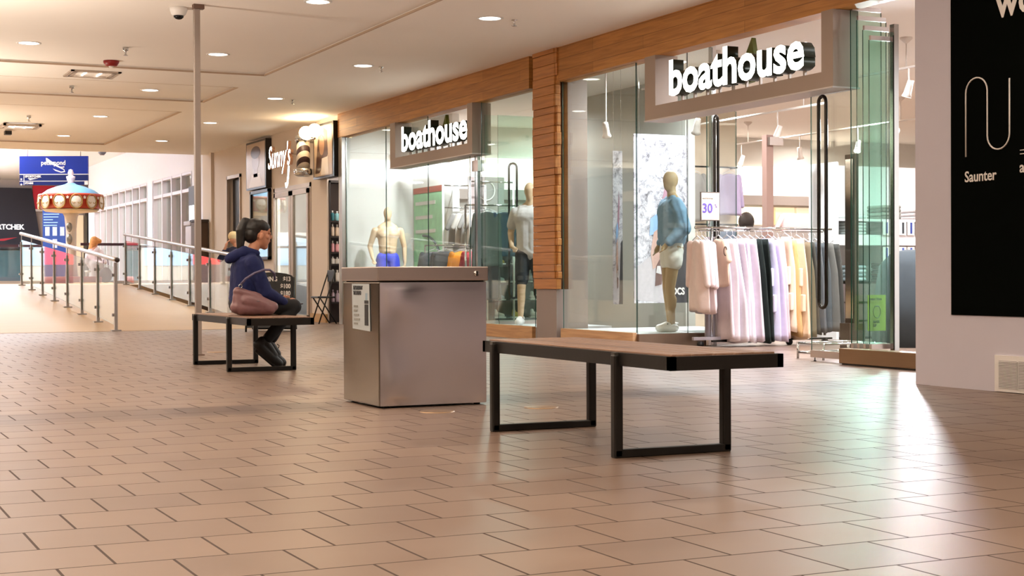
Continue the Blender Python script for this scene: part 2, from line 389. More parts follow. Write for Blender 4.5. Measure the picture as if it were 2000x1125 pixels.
# storefront right: display window 1, base, return glass
disp = mat('display_floor', '#d8dcdc', .4, noise=.02)
mb = MB(); mb.box(8.5, 9.3, 14.65, 16.46, 0, .155); mb.box(9.3, 10.4, 15.2, 16.46, 0, .155); ST('trim_6', mb, disp)
mb = MB(); mb.box(8.45, 8.5, 14.65, 16.40, 0, .165); ST('baseboard_window', mb, base_wood)
mb = MB(); mb.box(8.5, 9.45, 14.60, 14.65, 0, .15); ST('baseboard_return', mb, mat('return_base', '#7b6656', .35, .6, noise=.1))
pane('window_1', 8.495, 8.507, 14.65, 16.42, .165, 3.17, struct=True)
pane('window_2', 8.51, 9.16, 14.64, 14.652, .15, 3.4, struct=True)
pane('window_3', 9.17, 9.50, 14.64, 14.652, .15, 3.4, struct=True)
mb = MB(); mb.box(9.5, 9.56, 14.66, 14.72, 0, 3.46); ST('door_1_jamb', mb, mat('jamb_white', '#e9e6e4', .4, noise=.02))
# left display + window panes
mb = MB(); mb.box(8.5, 9.72, 21.6, 24.5, 0, .155); mb.box(8.5, 9.6, 17.19, 18.83, 0, .155); ST('trim_7', mb, disp)
mb = MB(); mb.box(8.45, 8.5, 22.0, 24.5, 0, .165); mb.box(8.45, 8.5, 17.19, 18.85, 0, .165); ST('baseboard_left_store', mb, base_wood)
pane('window_4', 8.495, 8.507, 22.5, 24.4, .165, 3.17, struct=True)
pane('window_5', 8.495, 8.507, 20.75, 22.49, .165, 3.17, struct=True)
pane('window_6', 8.495, 8.507, 19.22, 20.74, .05, 2.48, struct=True)
pane('window_7', 8.495, 8.507, 17.19, 18.83, .165, 3.17, struct=True)
mb = MB(); mb.box(8.43, 8.52, 24.42, 24.56, 0, 3.17); ST('window_8_frame', mb, mat('alu_frame', '#a39c95', .4, .6, noise=.03))

# ------------------------------------------------------------------ ceiling fittings
proto = E('downlight', (4.87, 14.83, CZ), 'recessed round ceiling downlight', 'ceiling light')
mb = MB(); mb.lathe((4.87, 14.83, CZ), [(.145, .02), (.145, -.006), (.118, -.008), (.118, .01)], 32); P('trim_ring', mb, whitep, proto)
mb = MB(); mb.lathe((4.87, 14.83, CZ), [(.118, .008), (.118, -.003)], 32); P('diffuser', mb, lampw, proto)
def lampdown(x, y, z=CZ):
    return area('downlight_lamp', (x, y, z-.02), .2, P_DOWN*(2.6 if y < 3 else 1), WARM, spread=2.75)
LBL = {(4.87, 14.83): 'large white ceiling downlight near the top edge, left of the long ceiling groove',
 (6.8, 14.83): 'large white ceiling downlight nearest the wooden beam above the right storefront',
 (2.58, 18.83): 'ceiling downlight at the far left, before the coffered groove',
 (4.87, 18.83): 'ceiling downlight just right of the thin grey post',
 (6.8, 18.83): 'ceiling downlight beside the beam, second in the row next to the shops',
 (4.87, 22.83): 'ceiling downlight between the red alarm and the thin grey post',
 (6.8, 22.83): 'third ceiling downlight in the row next to the shops',
 (4.87, 26.87): 'small ceiling downlight beyond the fluorescent grille, left of the post',
 (6.8, 26.87): 'fourth ceiling downlight along the shops, right of the grey post',
 (4.87, 30.8): 'smallest ceiling downlight above the blue hanging sign',
 (6.8, 30.8): 'farthest ceiling downlight of the row next to the shops'}
first = True
for x in (-1.2, .7, 2.58, 4.87, 6.8):
    for y in (-5.2, -1.2, 2.8, 6.8, 10.83, 14.83, 18.83, 22.83, 26.87, 30.8):
        zz = CZ if x > 5.92 or y in (30.8,) and False else CZ+.035
        seen = (x, y) in LBL
        if seen:
            if x == 4.87 and y == 14.83: o = proto; o.location = (x, y, zz)
            else: o = dup(proto, (x, y, zz))
            o['label'] = LBL[(x, y)]; o['group'] = 'round downlights in the mall ceiling'
        lampdown(x, y, zz)
def sprinkler(x, y, lab):
    o = E('sprinkler_head', (x, y, CZ), lab, 'sprinkler', 'sprinkler heads in the mall ceiling')
    mb = MB(); mb.lathe((x, y, CZ), [(.035, .04), (.035, -.005), (.012, -.012), (.010, -.05), (.016, -.055), (.016, -.06)], 14); P('body', mb, chrome, o)
    mb = MB(); mb.lathe((x, y, CZ), [(.03, -.062), (.03, -.066)], 12); P('deflector', mb, chrome, o)
sprinkler(3.7, 18.72, 'brown sprinkler head just behind the red alarm puck'); sprinkler(3.72, 22.77, 'sprinkler head between the ceiling grille and the far left downlights')
sprinkler(7.09, 14.83, 'sprinkler head right of the big downlight near the top of the photo'); sprinkler(7.07, 18.87, 'sprinkler head right of the second downlight beside the beam')
sprinkler(7.10, 22.91, 'sprinkler head right of the third downlight along the shops'); sprinkler(3.72, 27.2, 'small sprinkler head above the far fluorescent grille')
o = E('alarm_puck', (3.76, 19.96, CZ+.035), 'round dark red fire alarm puck under the ceiling', 'alarm')
mb = MB(); mb.lathe((3.76, 19.96, CZ+.035), [(.10, 0), (.10, -.025), (.075, -.065), (.06, -.07)], 24); P('housing', mb, mat('alarm_red', '#8e1a16', .4, noise=.05), o)
mb = MB(); mb.lathe((3.76, 19.96, CZ+.035), [(.035, -.065), (.03, -.085), (.02, -.09)], 16); P('lens', mb, whitep, o)
o = E('dome_camera', (3.66, 15.75, CZ), 'white security dome camera on the ceiling beside the post', 'security camera')
mb = MB(); mb.lathe((3.66, 15.75, CZ+.035), [(.09, 0), (.09, -.03), (.075, -.07), (.06, -.085)], 24); P('housing', mb, whitep, o)
mb = MB(); mb.lathe((3.66, 15.75, CZ+.035), [(.055, -.08), (.05, -.105), (.03, -.12), (.01, -.125)], 20); P('dome', mb, mat('smoked_dome', '#0a0a0c', .1, noise=.05), o)
def grille(x, y, lab, lit):
    o = E('ceiling_grille', (x, y, CZ), lab, 'ceiling vent', 'square grilles in the mall ceiling'); z0 = CZ-.0
    mb = MB()
    for a in (.33, .27):
        w = .045
        mb.box(x-a, x+a, y-a, y-a+w, z0-.02, z0+.02); mb.box(x-a, x+a, y+a-w, y+a, z0-.02, z0+.02)
        mb.box(x-a, x-a+w, y-a, y+a, z0-.02, z0+.02); mb.box(x+a-w, x+a, y-a, y+a, z0-.02, z0+.02)
    P('frame', mb, mat('grille_alu', '#b9aa9c', .4, .3, noise=.05), o)
    mb = MB(); mb.box(x-.235, x+.235, y-.235, y+.235, z0+.004, z0+.02); P('core_panel', mb, mat('grille_core'+str(lit), '#cfc4bc', .25, .2, emit='#ffffff', es=lit, noise=.05), o)
    if lit:
        mb = MB()
        for k in (-.1, .1): mb.tube([(x+k, y-.2, z0+.0), (x+k, y+.2, z0)], .013, 8)
        P('tube_lamp', mb, lampw, o)
grille(3.71, 21.05, 'square metal ceiling grille next to the red alarm puck', .35)
grille(3.8, 28.89, 'lit square ceiling grille at the far left above the blue sign', 1.2)
o = tag(P('emergency_speaker', MB().box(3.66, 3.78, 29.9, 30.1, CZ-.06, CZ+.01), dark_metal), 'small dark box on the ceiling below the far lit grille', 'speaker')
# thin post
o = E('ceiling_post', (3.785, 15.5, 0), 'thin square grey metal post rising from floor to ceiling behind the far bench', 'post')
mb = MB(); mb.rbox(3.757, 3.817, 15.47, 15.53, 0, CZ-.01, .004, 1); P('shaft', mb, mat('post_grey', '#9f938b', .4, .3, noise=.04, nscale=3), o)
mb = MB(); mb.box(3.75, 3.86, 15.46, 15.54, CZ-.012, CZ+.035); P('top_plate', mb, mat('plate_brown', '#6b5245', .5, noise=.05), o)
mb = MB(); mb.box(3.735, 3.84, 15.45, 15.55, 0, .01); P('foot_plate', mb, mat('plate_brown', '#6b5245'), o)

# ------------------------------------------------------------------ benches
def bench(y0, y1, fy, lab):
    """slatted bench, x 3.27-3.84 local, from y0 to y1; fy: near faces of the two leg frames"""
    x0, x1 = 3.275, 3.84
    o = E('bench', ((x0+x1)/2, (y0+y1)/2, 0), lab, 'bench', 'black metal benches with wooden slats')
    mb = MB(); H = .468
    mb.box(x0, x0+.03, y0, y1, H-.062, H-.004); mb.box(x1-.03, x1, y0, y1, H-.062, H-.004)
    mb.box(x0, x1, y0, y0+.03, H-.062, H-.004); mb.box(x0, x1, y1-.03, y1, H-.062, H-.004)
    for f in fy: mb.box(x0, x1, f, f+.04, H-.06, H-.022)
    P('rim_frame', mb, dark_metal, o)
    n = 5; w = (x1-x0-.04)/n
    for k in range(n):
        mb = MB(); a = x0+.02+k*w; mb.rbox(a+.005, a+w-.005, y0+.028, y1-.028, H-.022, H+.004, .003, 1); P('slat', mb, bench_wood, o)
    for f in fy:
        mb = MB(); t = .042
        mb.rbox(x0-.022, x0+.022, f, f+t, 0, H-.012, .008, 2); mb.rbox(x1-.022, x1+.022, f, f+t, 0, H-.062, .008, 2)
        mb.rbox(x0-.02, x1+.02, f, f+t, 0, .036, .004, 1); P('leg_frame', mb, dark_metal, o)
        mb = MB(); mb.box(x0-.02, x0+.022, f+.004, f+t-.004, H-.013, H-.005); P('clip', mb, mat('clip_steel', '#6a665f', .3, .8), o)
    return o
bench(5.37, 7.25, (5.80, 7.08), 'nearest bench, empty, with brown wooden slats on black legs right of the steel bin')
b2 = bench(12.06, 13.95, (12.62, 13.80), 'farther bench on which the woman in the blue jacket sits')
b2.location.x += .075
# ------------------------------------------------------------------ steel bin
o = E('waste_bin', (3.57, 8.96, 0), 'boxy stainless steel waste bin standing between the two benches', 'bin')
mb = MB(); mb.rbox(3.215, 3.93, 8.646, 9.30, .012, .768, .006, 2); body = P('cabinet', mb, bin_steel_shaded, o)
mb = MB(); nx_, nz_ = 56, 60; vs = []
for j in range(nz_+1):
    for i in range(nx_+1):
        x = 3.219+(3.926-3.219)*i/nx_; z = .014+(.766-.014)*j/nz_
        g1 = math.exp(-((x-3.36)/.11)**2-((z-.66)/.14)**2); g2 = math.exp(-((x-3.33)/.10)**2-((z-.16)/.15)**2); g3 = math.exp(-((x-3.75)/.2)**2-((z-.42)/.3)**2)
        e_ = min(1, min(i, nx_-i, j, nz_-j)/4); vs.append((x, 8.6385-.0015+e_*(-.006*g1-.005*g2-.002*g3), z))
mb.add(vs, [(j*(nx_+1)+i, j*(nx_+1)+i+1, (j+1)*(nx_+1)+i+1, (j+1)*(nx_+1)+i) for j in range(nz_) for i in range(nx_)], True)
P('front_panel', mb, mat('bin_steel_lit', '#dedae0', .21, 1, noise=.03, nscale=40, stretch=(8, 1, .3)), o)  # same steel, painted lighter for the brighter front
mb = MB(); mb.rbox(3.205, 3.94, 8.63, 9.31, .775, .862, .006, 2); P('lid', mb, steel, o)
mb = MB(); mb.box(3.23, 3.92, 8.66, 9.28, .764, .776); P('lid_gap', mb, black, o)
mb = MB(); mb.lathe((3.855, 8.63, .82), [(.018, -.012), (.018, 0.0), (.01, .004)], 18, 'y'); lk = P('lock', mb, chrome, o)
mb = MB(); mb.box(3.85, 3.86, 8.613, 8.62, .806, .834); P('key_slot', mb, black, lk)
for (a, c) in ((3.26, 8.68), (3.87, 8.68), (3.26, 9.24), (3.87, 9.24)): P('foot', MB().box(a, a+.03, c, c+.03, 0, .013), black, o)
p = E('bin_notice', (3.212, 8.945, .47), 'pale grey notice with a black bottle picture stuck on the steel bin side', 'notice')
mb = MB(); mb.poly([(3.2125, 9.105, .475), (3.2125, 8.785, .465), (3.2125, 8.80, .757), (3.2125, 9.115, .757)], (-.003, 0, 0)); P('sheet', mb, mat('notice_paper', '#b9c2c6', .5, noise=.05), p)
mb = MB(); mb.box(3.2065, 3.2095, 8.815, 8.875, .50, .63); mb.box(3.2065, 3.2095, 8.812, 8.878, .635, .655); P('bottle_picture', mb, black, p)
mb = MB(); mb.box(3.2067, 3.2095, 8.83, 8.862, .657, .70); P('water_splash', mb, mat('notice_blue', '#8fa6b8', .5), p)
tk = mat('notice_ink', '#22262b', .6, noise=.05); tg = mat('notice_grey_ink', '#8c8d88', .6, noise=.05)
text_obj('title', "LET'S PREVENT\nTHE SPREAD", .032, (3.2085, 9.085, .722), '-X', tk, p, .002, bold=.0016, sx=.8)
for k_, w_ in enumerate((.07, .06, .09, .11, .08)): P('small_print_line', MB().box(3.2065, 3.2095, 9.075-w_, 9.075, .61-.027*k_, .623-.027*k_), tg, p)
# floor clean-out plates
pl = mat('brass_plate', '#9a7f63', .35, .6, noise=.15, nscale=40)
for (x, y, l) in ((3.45, 8.3, 'round brass floor plate at the front foot of the steel bin'), (4.12, 8.26, 'round brass floor plate seen beneath the nearest bench'),
                  (4.12, 16.05, 'round floor plate seen beneath the farther bench'), (5.33, 14.4, 'round floor plate right of the seated woman')):
    mb = MB(); mb.lathe((x, y, 0), [(.105, -.01), (.105, .004), (.095, .006)], 28); q = tag(P('floor_plate', mb, pl, at=(x, y, 0)), l, 'floor plate', 'round metal plates set in the floor')

# ------------------------------------------------------------------ storefront right: sign portal, letters, stack, kick, doors
def portal(ya, yb, lab):
    o = E('sign_portal', (8.45, (ya+yb)/2, 2.48), lab, 'sign frame', 'taupe portals over the store entrances'); mb = MB()
    mb.box(8.38, 8.66, ya, yb, 2.48, 2.625); P('bottom_rail', mb, taupe, o)
    mb = MB(); mb.box(8.38, 8.66, yb-.22, yb, 2.625, 3.168); P('side_post', mb, taupe, o)
    mb = MB(); mb.box(8.38, 8.66, ya, ya+.17, 2.625, 3.168); P('side_post', mb, taupe, o)
    mb = MB(); mb.box(8.37, 8.67, ya-.006, yb+.006, 2.468, 2.481); P('soffit', mb, mat('portal_soffit', '#cbc3be', .5), o)
letter_ret = mat('letter_return', '#252a1c', .35, .3, noise=.1)
def store_sign(yl, yr, lab):
    o = E('illuminated_sign', (8.5, (yl+yr)/2, 2.625), lab, 'sign', 'lit shop name signs')
    L = yl-yr
    t = text_obj('letters', 'boathouse', .42, (8.44, yl, 2.70), '-X', [signw, letter_ret], o, .13, bold=.012, sx=1)
    me = t.data; ys = [v.co.y for v in me.vertices]; a, b_ = min(ys), max(ys)
    oy = yl - o.location.y
    f = L/(b_-a)
    zs = [v.co.z for v in me.vertices]; z0, z1 = min(zs), max(zs); g = .385/(z1-z0)
    for v in me.vertices: v.co.y = oy - (b_-v.co.y)*f; v.co.z = .06 + (v.co.z-z0)*g
    for k in range(10):
        y = yr + .12 + (L-.24)*k/9; P('standoff', MB().box(8.46, 8.485, y-.012, y+.012, 2.625, 2.72), mat('standoff', '#a79c92', .4, .4), o)
    yc = yr + L*.47; mb = MB(); mb.poly([(8.52, yc+.10, 2.69), (8.52, yc+.13, 2.86), (8.52, yc-.06, 3.13), (8.52, yc-.11, 2.92), (8.52, yc-.05, 2.70)], (.05, 0, 0))
    P('leaf', mb, mat('leaf_green', '#5d6418', .45, noise=.2, nscale=20), o)
portal(10.96, 14.25, 'taupe frame over the right entrance, around the larger lit shop name')
portal(18.87, 22.0, 'taupe frame over the left entrance, around the smaller lit shop name')
store_sign(13.74, 11.38, 'large lit white letters boathouse over the right entrance')
store_sign(21.5, 19.03, 'smaller lit white letters boathouse over the left entrance')
kick = E('kick_plinth', (8.52, 9.8, 0), 'brushed bronze plinth under the folded glass panels beside the hoarding', 'plinth')
mb = MB(); mb.rbox(8.45, 8.62, 8.75, 10.98, .012, .145, .004, 1); P('casing', mb, bronze, kick)
mb = MB(); mb.box(8.47, 8.60, 8.76, 10.96, 0, .012); P('toe_gap', mb, black, kick)
labs = ['outermost green glass panel of the stack right of the sign, first from the corridor', 'second green glass panel in the folded stack', 'third green glass panel in the folded stack', 'innermost green glass panel of the folded stack by the steel post']
for k in range(4):
    y = 10.93-.085*k; x1 = (8.89, 8.877, 8.84, 8.80)[k]
    o = E('folding_glass_panel', (8.72, y, .15), labs[k], 'glass panel', 'folded glass panels beside the right entrance')
    pane('pane', 8.55, x1, y-.006, y+.006, .19, 3.16-.1*k, o, 'glass_green')
    mb = MB(); mb.box(8.56, x1-.01, y-.016, y+.016, .146, .19); P('bottom_rail', mb, steel, o)
    mb = MB(); mb.box(8.56, x1-.01, y-.012, y+.012, 3.16-.1*k, 3.2-.1*k); P('top_rail', mb, steel, o)
o = E('glazing_post', (8.77, 10.62, 0), 'narrow steel post at the back of the right glass stack', 'post')
mb = MB(); mb.box(8.75, 8.80, 10.58, 10.64, 0, 3.0); P('shaft', mb, chrome, o)
mb = MB(); mb.box(8.743, 8.75, 10.582, 10.59, .145, 2.9); P('seal_strip', mb, dark_metal, o)
o = E('mask_poster', (8.72, 11.0, .35), 'small lime green notice showing a face mask on the glass stack', 'poster')
mb = MB(); mb.box(8.66, 8.86, 10.836, 10.8395, .30, .62); P('sheet', mb, mat('lime_paper', '#b6dd62', .5, noise=.03), o)
ink = mat('lime_ink', '#5d8a3c', .5)
text_obj('heading', 'Protect Others', .03, (8.672, 10.834, .575), '-Y', ink, o, .002, bold=.001, sx=.75)
mb = MB(); mb.tube([(8.76+.04*math.cos(a*PI/10), 10.834, .47+.055*math.sin(a*PI/10)) for a in range(20)], .003, 5, closed=True); mb.box(8.735, 8.785, 10.832, 10.836, .515, .523); P('face_outline', mb, ink, o)
text_obj('footer', 'MASK\nUP', .035, (8.72, 10.834, .37), '-Y', ink, o, .002, bold=.001, sx=.8)
def handle(o, x, y, z0, z1, ax=(0, 1, 0), w=.085, r=.019):
    ax = Vector(ax); pts = []
    for i in range(9): a = PI*i/8; pts.append(Vector((x, y, z1-w/2)) + ax*(w/2*math.cos(a)) + Vector((0, 0, w/2*math.sin(a))))
    for i in range(9): a = PI+PI*i/8; pts.append(Vector((x, y, z0+w/2)) + ax*(w/2*math.cos(a)) + Vector((0, 0, w/2*math.sin(a))))
    mb = MB(); mb.tube(pts, r, 12, closed=True); h = P('pull_handle', mb, grey_handle, o)
    return h
o = E('glass_door', (9.50, 14.66, 0), 'frameless glass door with a tall loop handle behind the clothes rail', 'door', 'frameless glass entrance doors')
pane('leaf', -.16, .85, -.006, .006, .10, 2.75, o)
mb = MB(); mb.box(-.16, .85, -.015, .015, .01, .10); P('bottom_rail', mb, steel, o)
handle(o, -.075, -.082, .5, 2.61, ax=(1, 0, 0), w=.115, r=.017)
for c_ in o.children: c_.data.transform(Matrix.Translation(o.location))
o.rotation_euler = (0, 0, .65)
o = E('glass_door', (8.65, 11.3, 0), 'frameless glass door with a tall loop handle beside the green glass stack', 'door', 'frameless glass entrance doors')
pane('leaf', 8.594, 8.606, 10.99, 11.58, .10, 2.46, o)
mb = MB(); mb.box(8.585, 8.615, 10.99, 11.58, .035, .10); P('bottom_rail', mb, steel, o)
handle(o, 8.555, 11.35, .5, 2.44, w=.11, r=.017)
mb = MB(); mb.tube([(8.6, 11.53, .04), (8.6, 11.53, .006)], .005, 8); mb.lathe((8.6, 11.53, 0), [(.014, 0), (.012, .008)], 12); P('floor_bolt', mb, dark_metal, o)
o = E('floor_track_rack', (8.95, 11.75, 0), 'low chrome rack base behind the right glass door', 'rack base')
mb = MB()
for z in (.06, .15):
    mb.tube([(8.75, 11.6, z), (9.35, 11.6, z), (9.35, 12.0, z), (8.75, 12.0, z)], .011, 8, closed=True)
for (a, c) in ((8.75, 11.6), (9.35, 11.6), (9.35, 12.0), (8.75, 12.0)): mb.tube([(a, c, 0), (a, c, .16)], .012, 8)
P('frame', mb, chrome, o)
# left store entrance details
o = E('glazing_post', (8.56, 19.12, 0), 'bright chrome post with a clamp under the left sign', 'post')
mb = MB(); mb.box(8.54, 8.59, 19.06, 19.16, 0, 2.48); P('shaft', mb, chrome, o)
mb = MB(); mb.box(8.52, 8.62, 19.0, 19.2, 2.25, 2.4); P('clamp', mb, steel, o)
labs = ['green glass panel of the left stack nearest the lit sign', 'green glass panel of the left stack nearest the wood pillar']
for k in range(2):
    y = 18.83-.42*k
    o = E('folding_glass_panel', (8.75, y, .155), labs[k], 'glass panel', 'folded glass panels beside the left entrance')
    pane('pane', 8.55, 9.35, y-.006, y+.006, .2, 3.0-.04*k, o, 'glass_green')
    mb = MB(); mb.box(8.56, 9.34, y-.014, y+.014, .158, .2); P('bottom_rail', mb, steel, o)
    if k < 2: handle(o, 8.95+.18*k, y-.045, .5, 2.35, ax=(1, 0, 0), w=.12, r=.015)

# ------------------------------------------------------------------ hoarding graphics
o = E('black_wall_graphic', (7.41, 5.0, .515), 'large black printed panel with a white route line on the hoarding', 'sign')
mb = MB(); mb.box(7.412, 7.42, -2, 8.355, .515, 3.25); P('panel', mb, mat('graphic_black', '#060806', .9, noise=.2, nscale=60, spec=.02), o)
wl = mat('graphic_white', '#e8e2dc', .5, noise=.02)
pts = [(7.409, 8.20, 1.62)] + [(7.409, 8.095+.105*math.cos(PI-a*PI/12)*-1, 2.06+.10*math.sin(a*PI/12)) for a in range(13)]
pts += [(7.409, 7.885+.105*math.cos(a*PI/12), 1.75-.10*math.sin(a*PI/12)) for a in range(13)] + [(7.409, 7.78, 2.12)]
mb = MB(); mb.tube(pts, .0055, 6); P('route_line', mb, wl, o)
text_obj('caption', 'Saunter', .105, (7.411, 8.215, 1.445), '-X', wl, o, .003, bold=.0015, sx=.95)
text_obj('headline', 'wo', .30, (7.411, 7.905, 2.545), '-X', wl, o, .003, bold=.006, sx=.95)
text_obj('caption', 'a', .105, (7.411, 7.69, 1.48), '-X', wl, o, .003, bold=.0015)
mb = MB(); mb.box(7.409, 7.412, 7.2, 7.685, 1.60, 1.605); mb.box(7.409, 7.412, 7.2, 7.685, 1.625, 1.63); P('rule_lines', mb, wl, o)
o = E('wall_vent', (7.415, 7.7, .01), 'white louvred vent low on the hoarding', 'vent')
mb = MB(); mb.box(7.405, 7.42, 7.3, 7.92, .005, .25); P('plate', mb, whitep, o)
mb = MB(); mb.box(7.403, 7.406, 7.32, 7.88, .03, .215); P('recess', mb, mat('vent_dark', '#8f8688', .7), o)
mb = MB()
for k in range(18): mb.box(7.397, 7.405, 7.32, 7.88, .032+k*.0102, .037+k*.0102)
for y in (7.70, 7.50): mb.box(7.397, 7.406, y-.006, y+.006, .03, .215)
P('louvres', mb, whitep, o)

# ================================================================== ramp railings
rail_steel = mat('rail_steel', '#a8a29c', .3, .8, noise=.04)
slope = .65/10.2
def rz(y): return max(0, min(.65, (y-23.1)*slope))
def railing(x, lab, n=8):
    o = E('ramp_railing', (x, 23.1, 0), lab, 'railing', 'glass railings on both sides of the ramp')
    ys = [23.12+1.465*k for k in range(n)]
    for k, y in enumerate(ys):
        z = rz(y)
        mb = MB(); mb.box(x-.022, x+.022, y-.035, y+.035, z, z+(1.03 if k == 0 else .92))
        if k: mb.box(x-.008, x+.008, y-.012, y+.012, z+.92, z+1.06)
        p = P('post', mb, rail_steel, o)
        mb = MB(); mb.box(x-.07, x+.07, y-.06, y+.06, z-.01, z+.022); P('base_plate', mb, rail_steel, p)
        for h in (.22, .82):
            mb = MB(); mb.box(x-.05, x+.03, y+.03, y+.075, z+h, z+h+.045); P('clamp', mb, chrome, p)
    for k in range(n-1):
        a, b_ = ys[k]+.05, ys[k+1]-.05; mb = MB()
        za, zb = rz(a)+.09, rz(b_)+.09; t = .006
        mb.add([(x-t, a, za), (x-t, b_, zb), (x-t, b_, zb+.87), (x-t, a, za+.87), (x+t, a, za), (x+t, b_, zb), (x+t, b_, zb+.87), (x+t, a, za+.87)],
               [(0, 1, 2, 3), (4, 7, 6, 5), (0, 4, 5, 1), (1, 5, 6, 2), (2, 6, 7, 3), (3, 7, 4, 0)])
        mb.mi = [0, 0, 1, 1, 1, 1]; P('glass_infill', mb, [MATS['glass_rail'], MATS['glass_edge']], o)
    mb = MB(); mb.tube([(x, ys[0]-.12, 1.07), (x, ys[0], 1.08), (x, ys[-1]+.1, rz(ys[-1])+1.10)], .034, 14); P('handrail', mb, rail_steel, o)
    mb = MB(); mb.tube([(x, ys[0]-.135, 1.069), (x, ys[0]-.118, 1.07)], .038, 14); P('end_cap', mb, mat('cap_dark', '#3a2b27', .4), o)
railing(4.40, 'glass and steel ramp railing on the left, ending before the tiles')
railing(6.57, 'glass and steel ramp railing behind the seated woman and the post')

# ================================================================== bright hall beyond the ceiling edge
cool = mat('hall_wall', '#e9e7ec', .7, noise=.02)
mull = mat('hall_mullion', '#d9d4dc', .5, .1, noise=.03)
mb = MB(); mb.box(8.6, 8.9, 34.3, 35.8, .65, 4.4); mb.box(8.6, 8.9, 40.05, 40.8, .65, 4.4); mb.box(8.6, 8.9, 35.8, 40.05, 3.34, 4.4); mb.box(8.6, 8.9, 40.8, 48.5, 3.34, 4.4)
mb.box(8.6, 8.9, 48.5, 49.6, .65, 4.4); ST('wall_hall_right', mb, cool)
mb = MB(); mb.box(8.5, 8.6, 33.4, 34.3, 0, 4.4); mb.box(8.44, 8.6, 33.3, 33.5, 0, CZ); ST('wall_corner', mb, beige)
def win_bank(n, y0, y1, k):
    st = ST('window_%d' % n, MB().box(8.70, 8.712, y0, y1, .65, 3.34), [MATS['glass']])
    mb = MB()
    for i in range(k+1):
        y = y0+(y1-y0)*i/k; mb.box(8.60, 8.74, y-.05, y+.05, .65, 3.34)
    for z in (.65, 2.86, 3.28): mb.box(8.61, 8.73, y0, y1, z, z+.08)
    ST('window_%d_frame' % n, mb, mull)
win_bank(9, 35.8, 40.05, 4); win_bank(10, 40.8, 48.5, 8)
# room behind those windows
for y in (38.5, 42.5, 46.5): area('hall_shop_lamp', (10.6, y, 4.25), .6, 150, (1, .93, .9))
redm = mat('red_panel', '#b51d33', .5, noise=.05)
mb = MB(); mb.box(12.5, 12.7, 35, 57, .65, 4.3); ST('wall_hall_shop', mb, mat('shop_grey', '#b9b0b0', .7, noise=.08, nscale=2))
o = E('red_wall_band', (12.4, 44, 2.6), 'dark red band on the shop wall behind the white mullioned windows', 'wall panel')
mb = MB(); mb.box(12.42, 12.5, 41.5, 52, 2.15, 2.9); P('panel', mb, redm, o)
for i, (y, z0, z1, l) in enumerate(((44.3, 1.6, 2.65, 'tall lit sign box behind the fourth pane of the far windows'), (42.2, 1.4, 2.5, 'lit sign box behind the sixth pane of the far windows'))):
    o = E('light_box', (11.2, y, z0), l, 'light box', 'lit boxes behind the far windows')
    P('case', MB().box(11.15, 11.35, y-.3, y+.3, .65, z1), mat('lightbox_case', '#8d8683', .5), o)
    P('face', MB().box(11.13, 11.149, y-.25, y+.25, z0, z1-.05), mat('lightbox_face', '#fff4e2', .5, emit='#fff0dc', es=1.6), o)
o = E('notice_house', (10.2, 37.9, 1.2), 'red roofed cut-out display behind the nearer hall windows', 'display')
mb = MB(); mb.box(10.15, 10.25, 37.5, 38.3, .65, 1.9); P('board', mb, mat('cream_board', '#efdccb', .6), o)
mb = MB(); mb.poly([(10.14, 37.4, 1.9), (10.14, 38.4, 1.9), (10.14, 38.15, 2.4), (10.14, 37.65, 2.4)], (.1, 0, 0)); P('roof_shape', mb, mat('roof_red', '#a8494f', .6), o)
# far wall
mb = MB(); mb.box(-9, 22, 57, 57.2, .5, 4.4); ST('wall_far', mb, mat('far_wall', '#b5aca8', .7, noise=.06, nscale=1))
navy = mat('shop_navy', '#191a2b', .5, noise=.1)
o = E('sports_shop_front', (6.5, 56.9, .65), 'dark navy shop front with large white lettering at the far left', 'shop front')
mb = MB(); mb.poly([(1.5, 56.8, 1.85), (8.2, 56.8, 1.85), (7.85, 56.8, 4.05), (1.5, 56.8, 4.05)], (0, .19, 0)); P('fascia', mb, navy, o)
mb = MB(); mb.poly([(1.5, 56.79, 1.9), (6.9, 56.79, 2.15), (7.35, 56.79, 2.28), (6.6, 56.79, 2.2), (1.5, 56.79, 2.3)], (0, .01, 0)); P('red_stroke', mb, mat('red_stroke', '#c02a3c', .5), o)
text_obj('lettering', 'SPORTCHEK', .255, (6.22, 56.77, 2.56), '-Y', mat('letter_white', '#f4f0f6', .5, emit='#ffffff', es=.8), o, .05, bold=.006, sx=.95)
mb = MB(); mb.box(1.5, 8.2, 56.5, 56.8, .65, 1.8); P('glass_entrance', mb, mat('dark_teal_glass', '#4a6d78', .15, noise=.4, nscale=1.2), o)
o = E('red_fascia', (9.0, 56.9, 3.1), 'bright red fascia band beside the navy shop front', 'fascia'); P('band', MB().box(7.9, 9.7, 56.85, 56.99, 3.3, 4.15), mat('fascia_red', '#d01f3a', .5, noise=.03), o)
P('white_edge', MB().box(7.9, 9.7, 56.82, 56.99, 3.22, 3.3), whitep, o)
o = E('black_column', (9.95, 56.8, .65), 'tall black panel left of the far white column', 'column'); P('panel', MB().box(9.72, 10.1, 56.4, 56.8, .65, 4.0), mat('column_black', '#14191a', .5), o)
o = E('lit_doorway', (9.3, 56.9, .65), 'warm lit doorway behind the carousel column', 'doorway'); P('opening', MB().box(9.2, 9.68, 56.9, 57, .65, 3.1), mat('warm_door', '#f0d9b8', .6, emit='#ffe2b8', es=.5), o)
P('frame', MB().box(9.15, 9.2, 56.85, 57, .65, 3.15), mull, o)
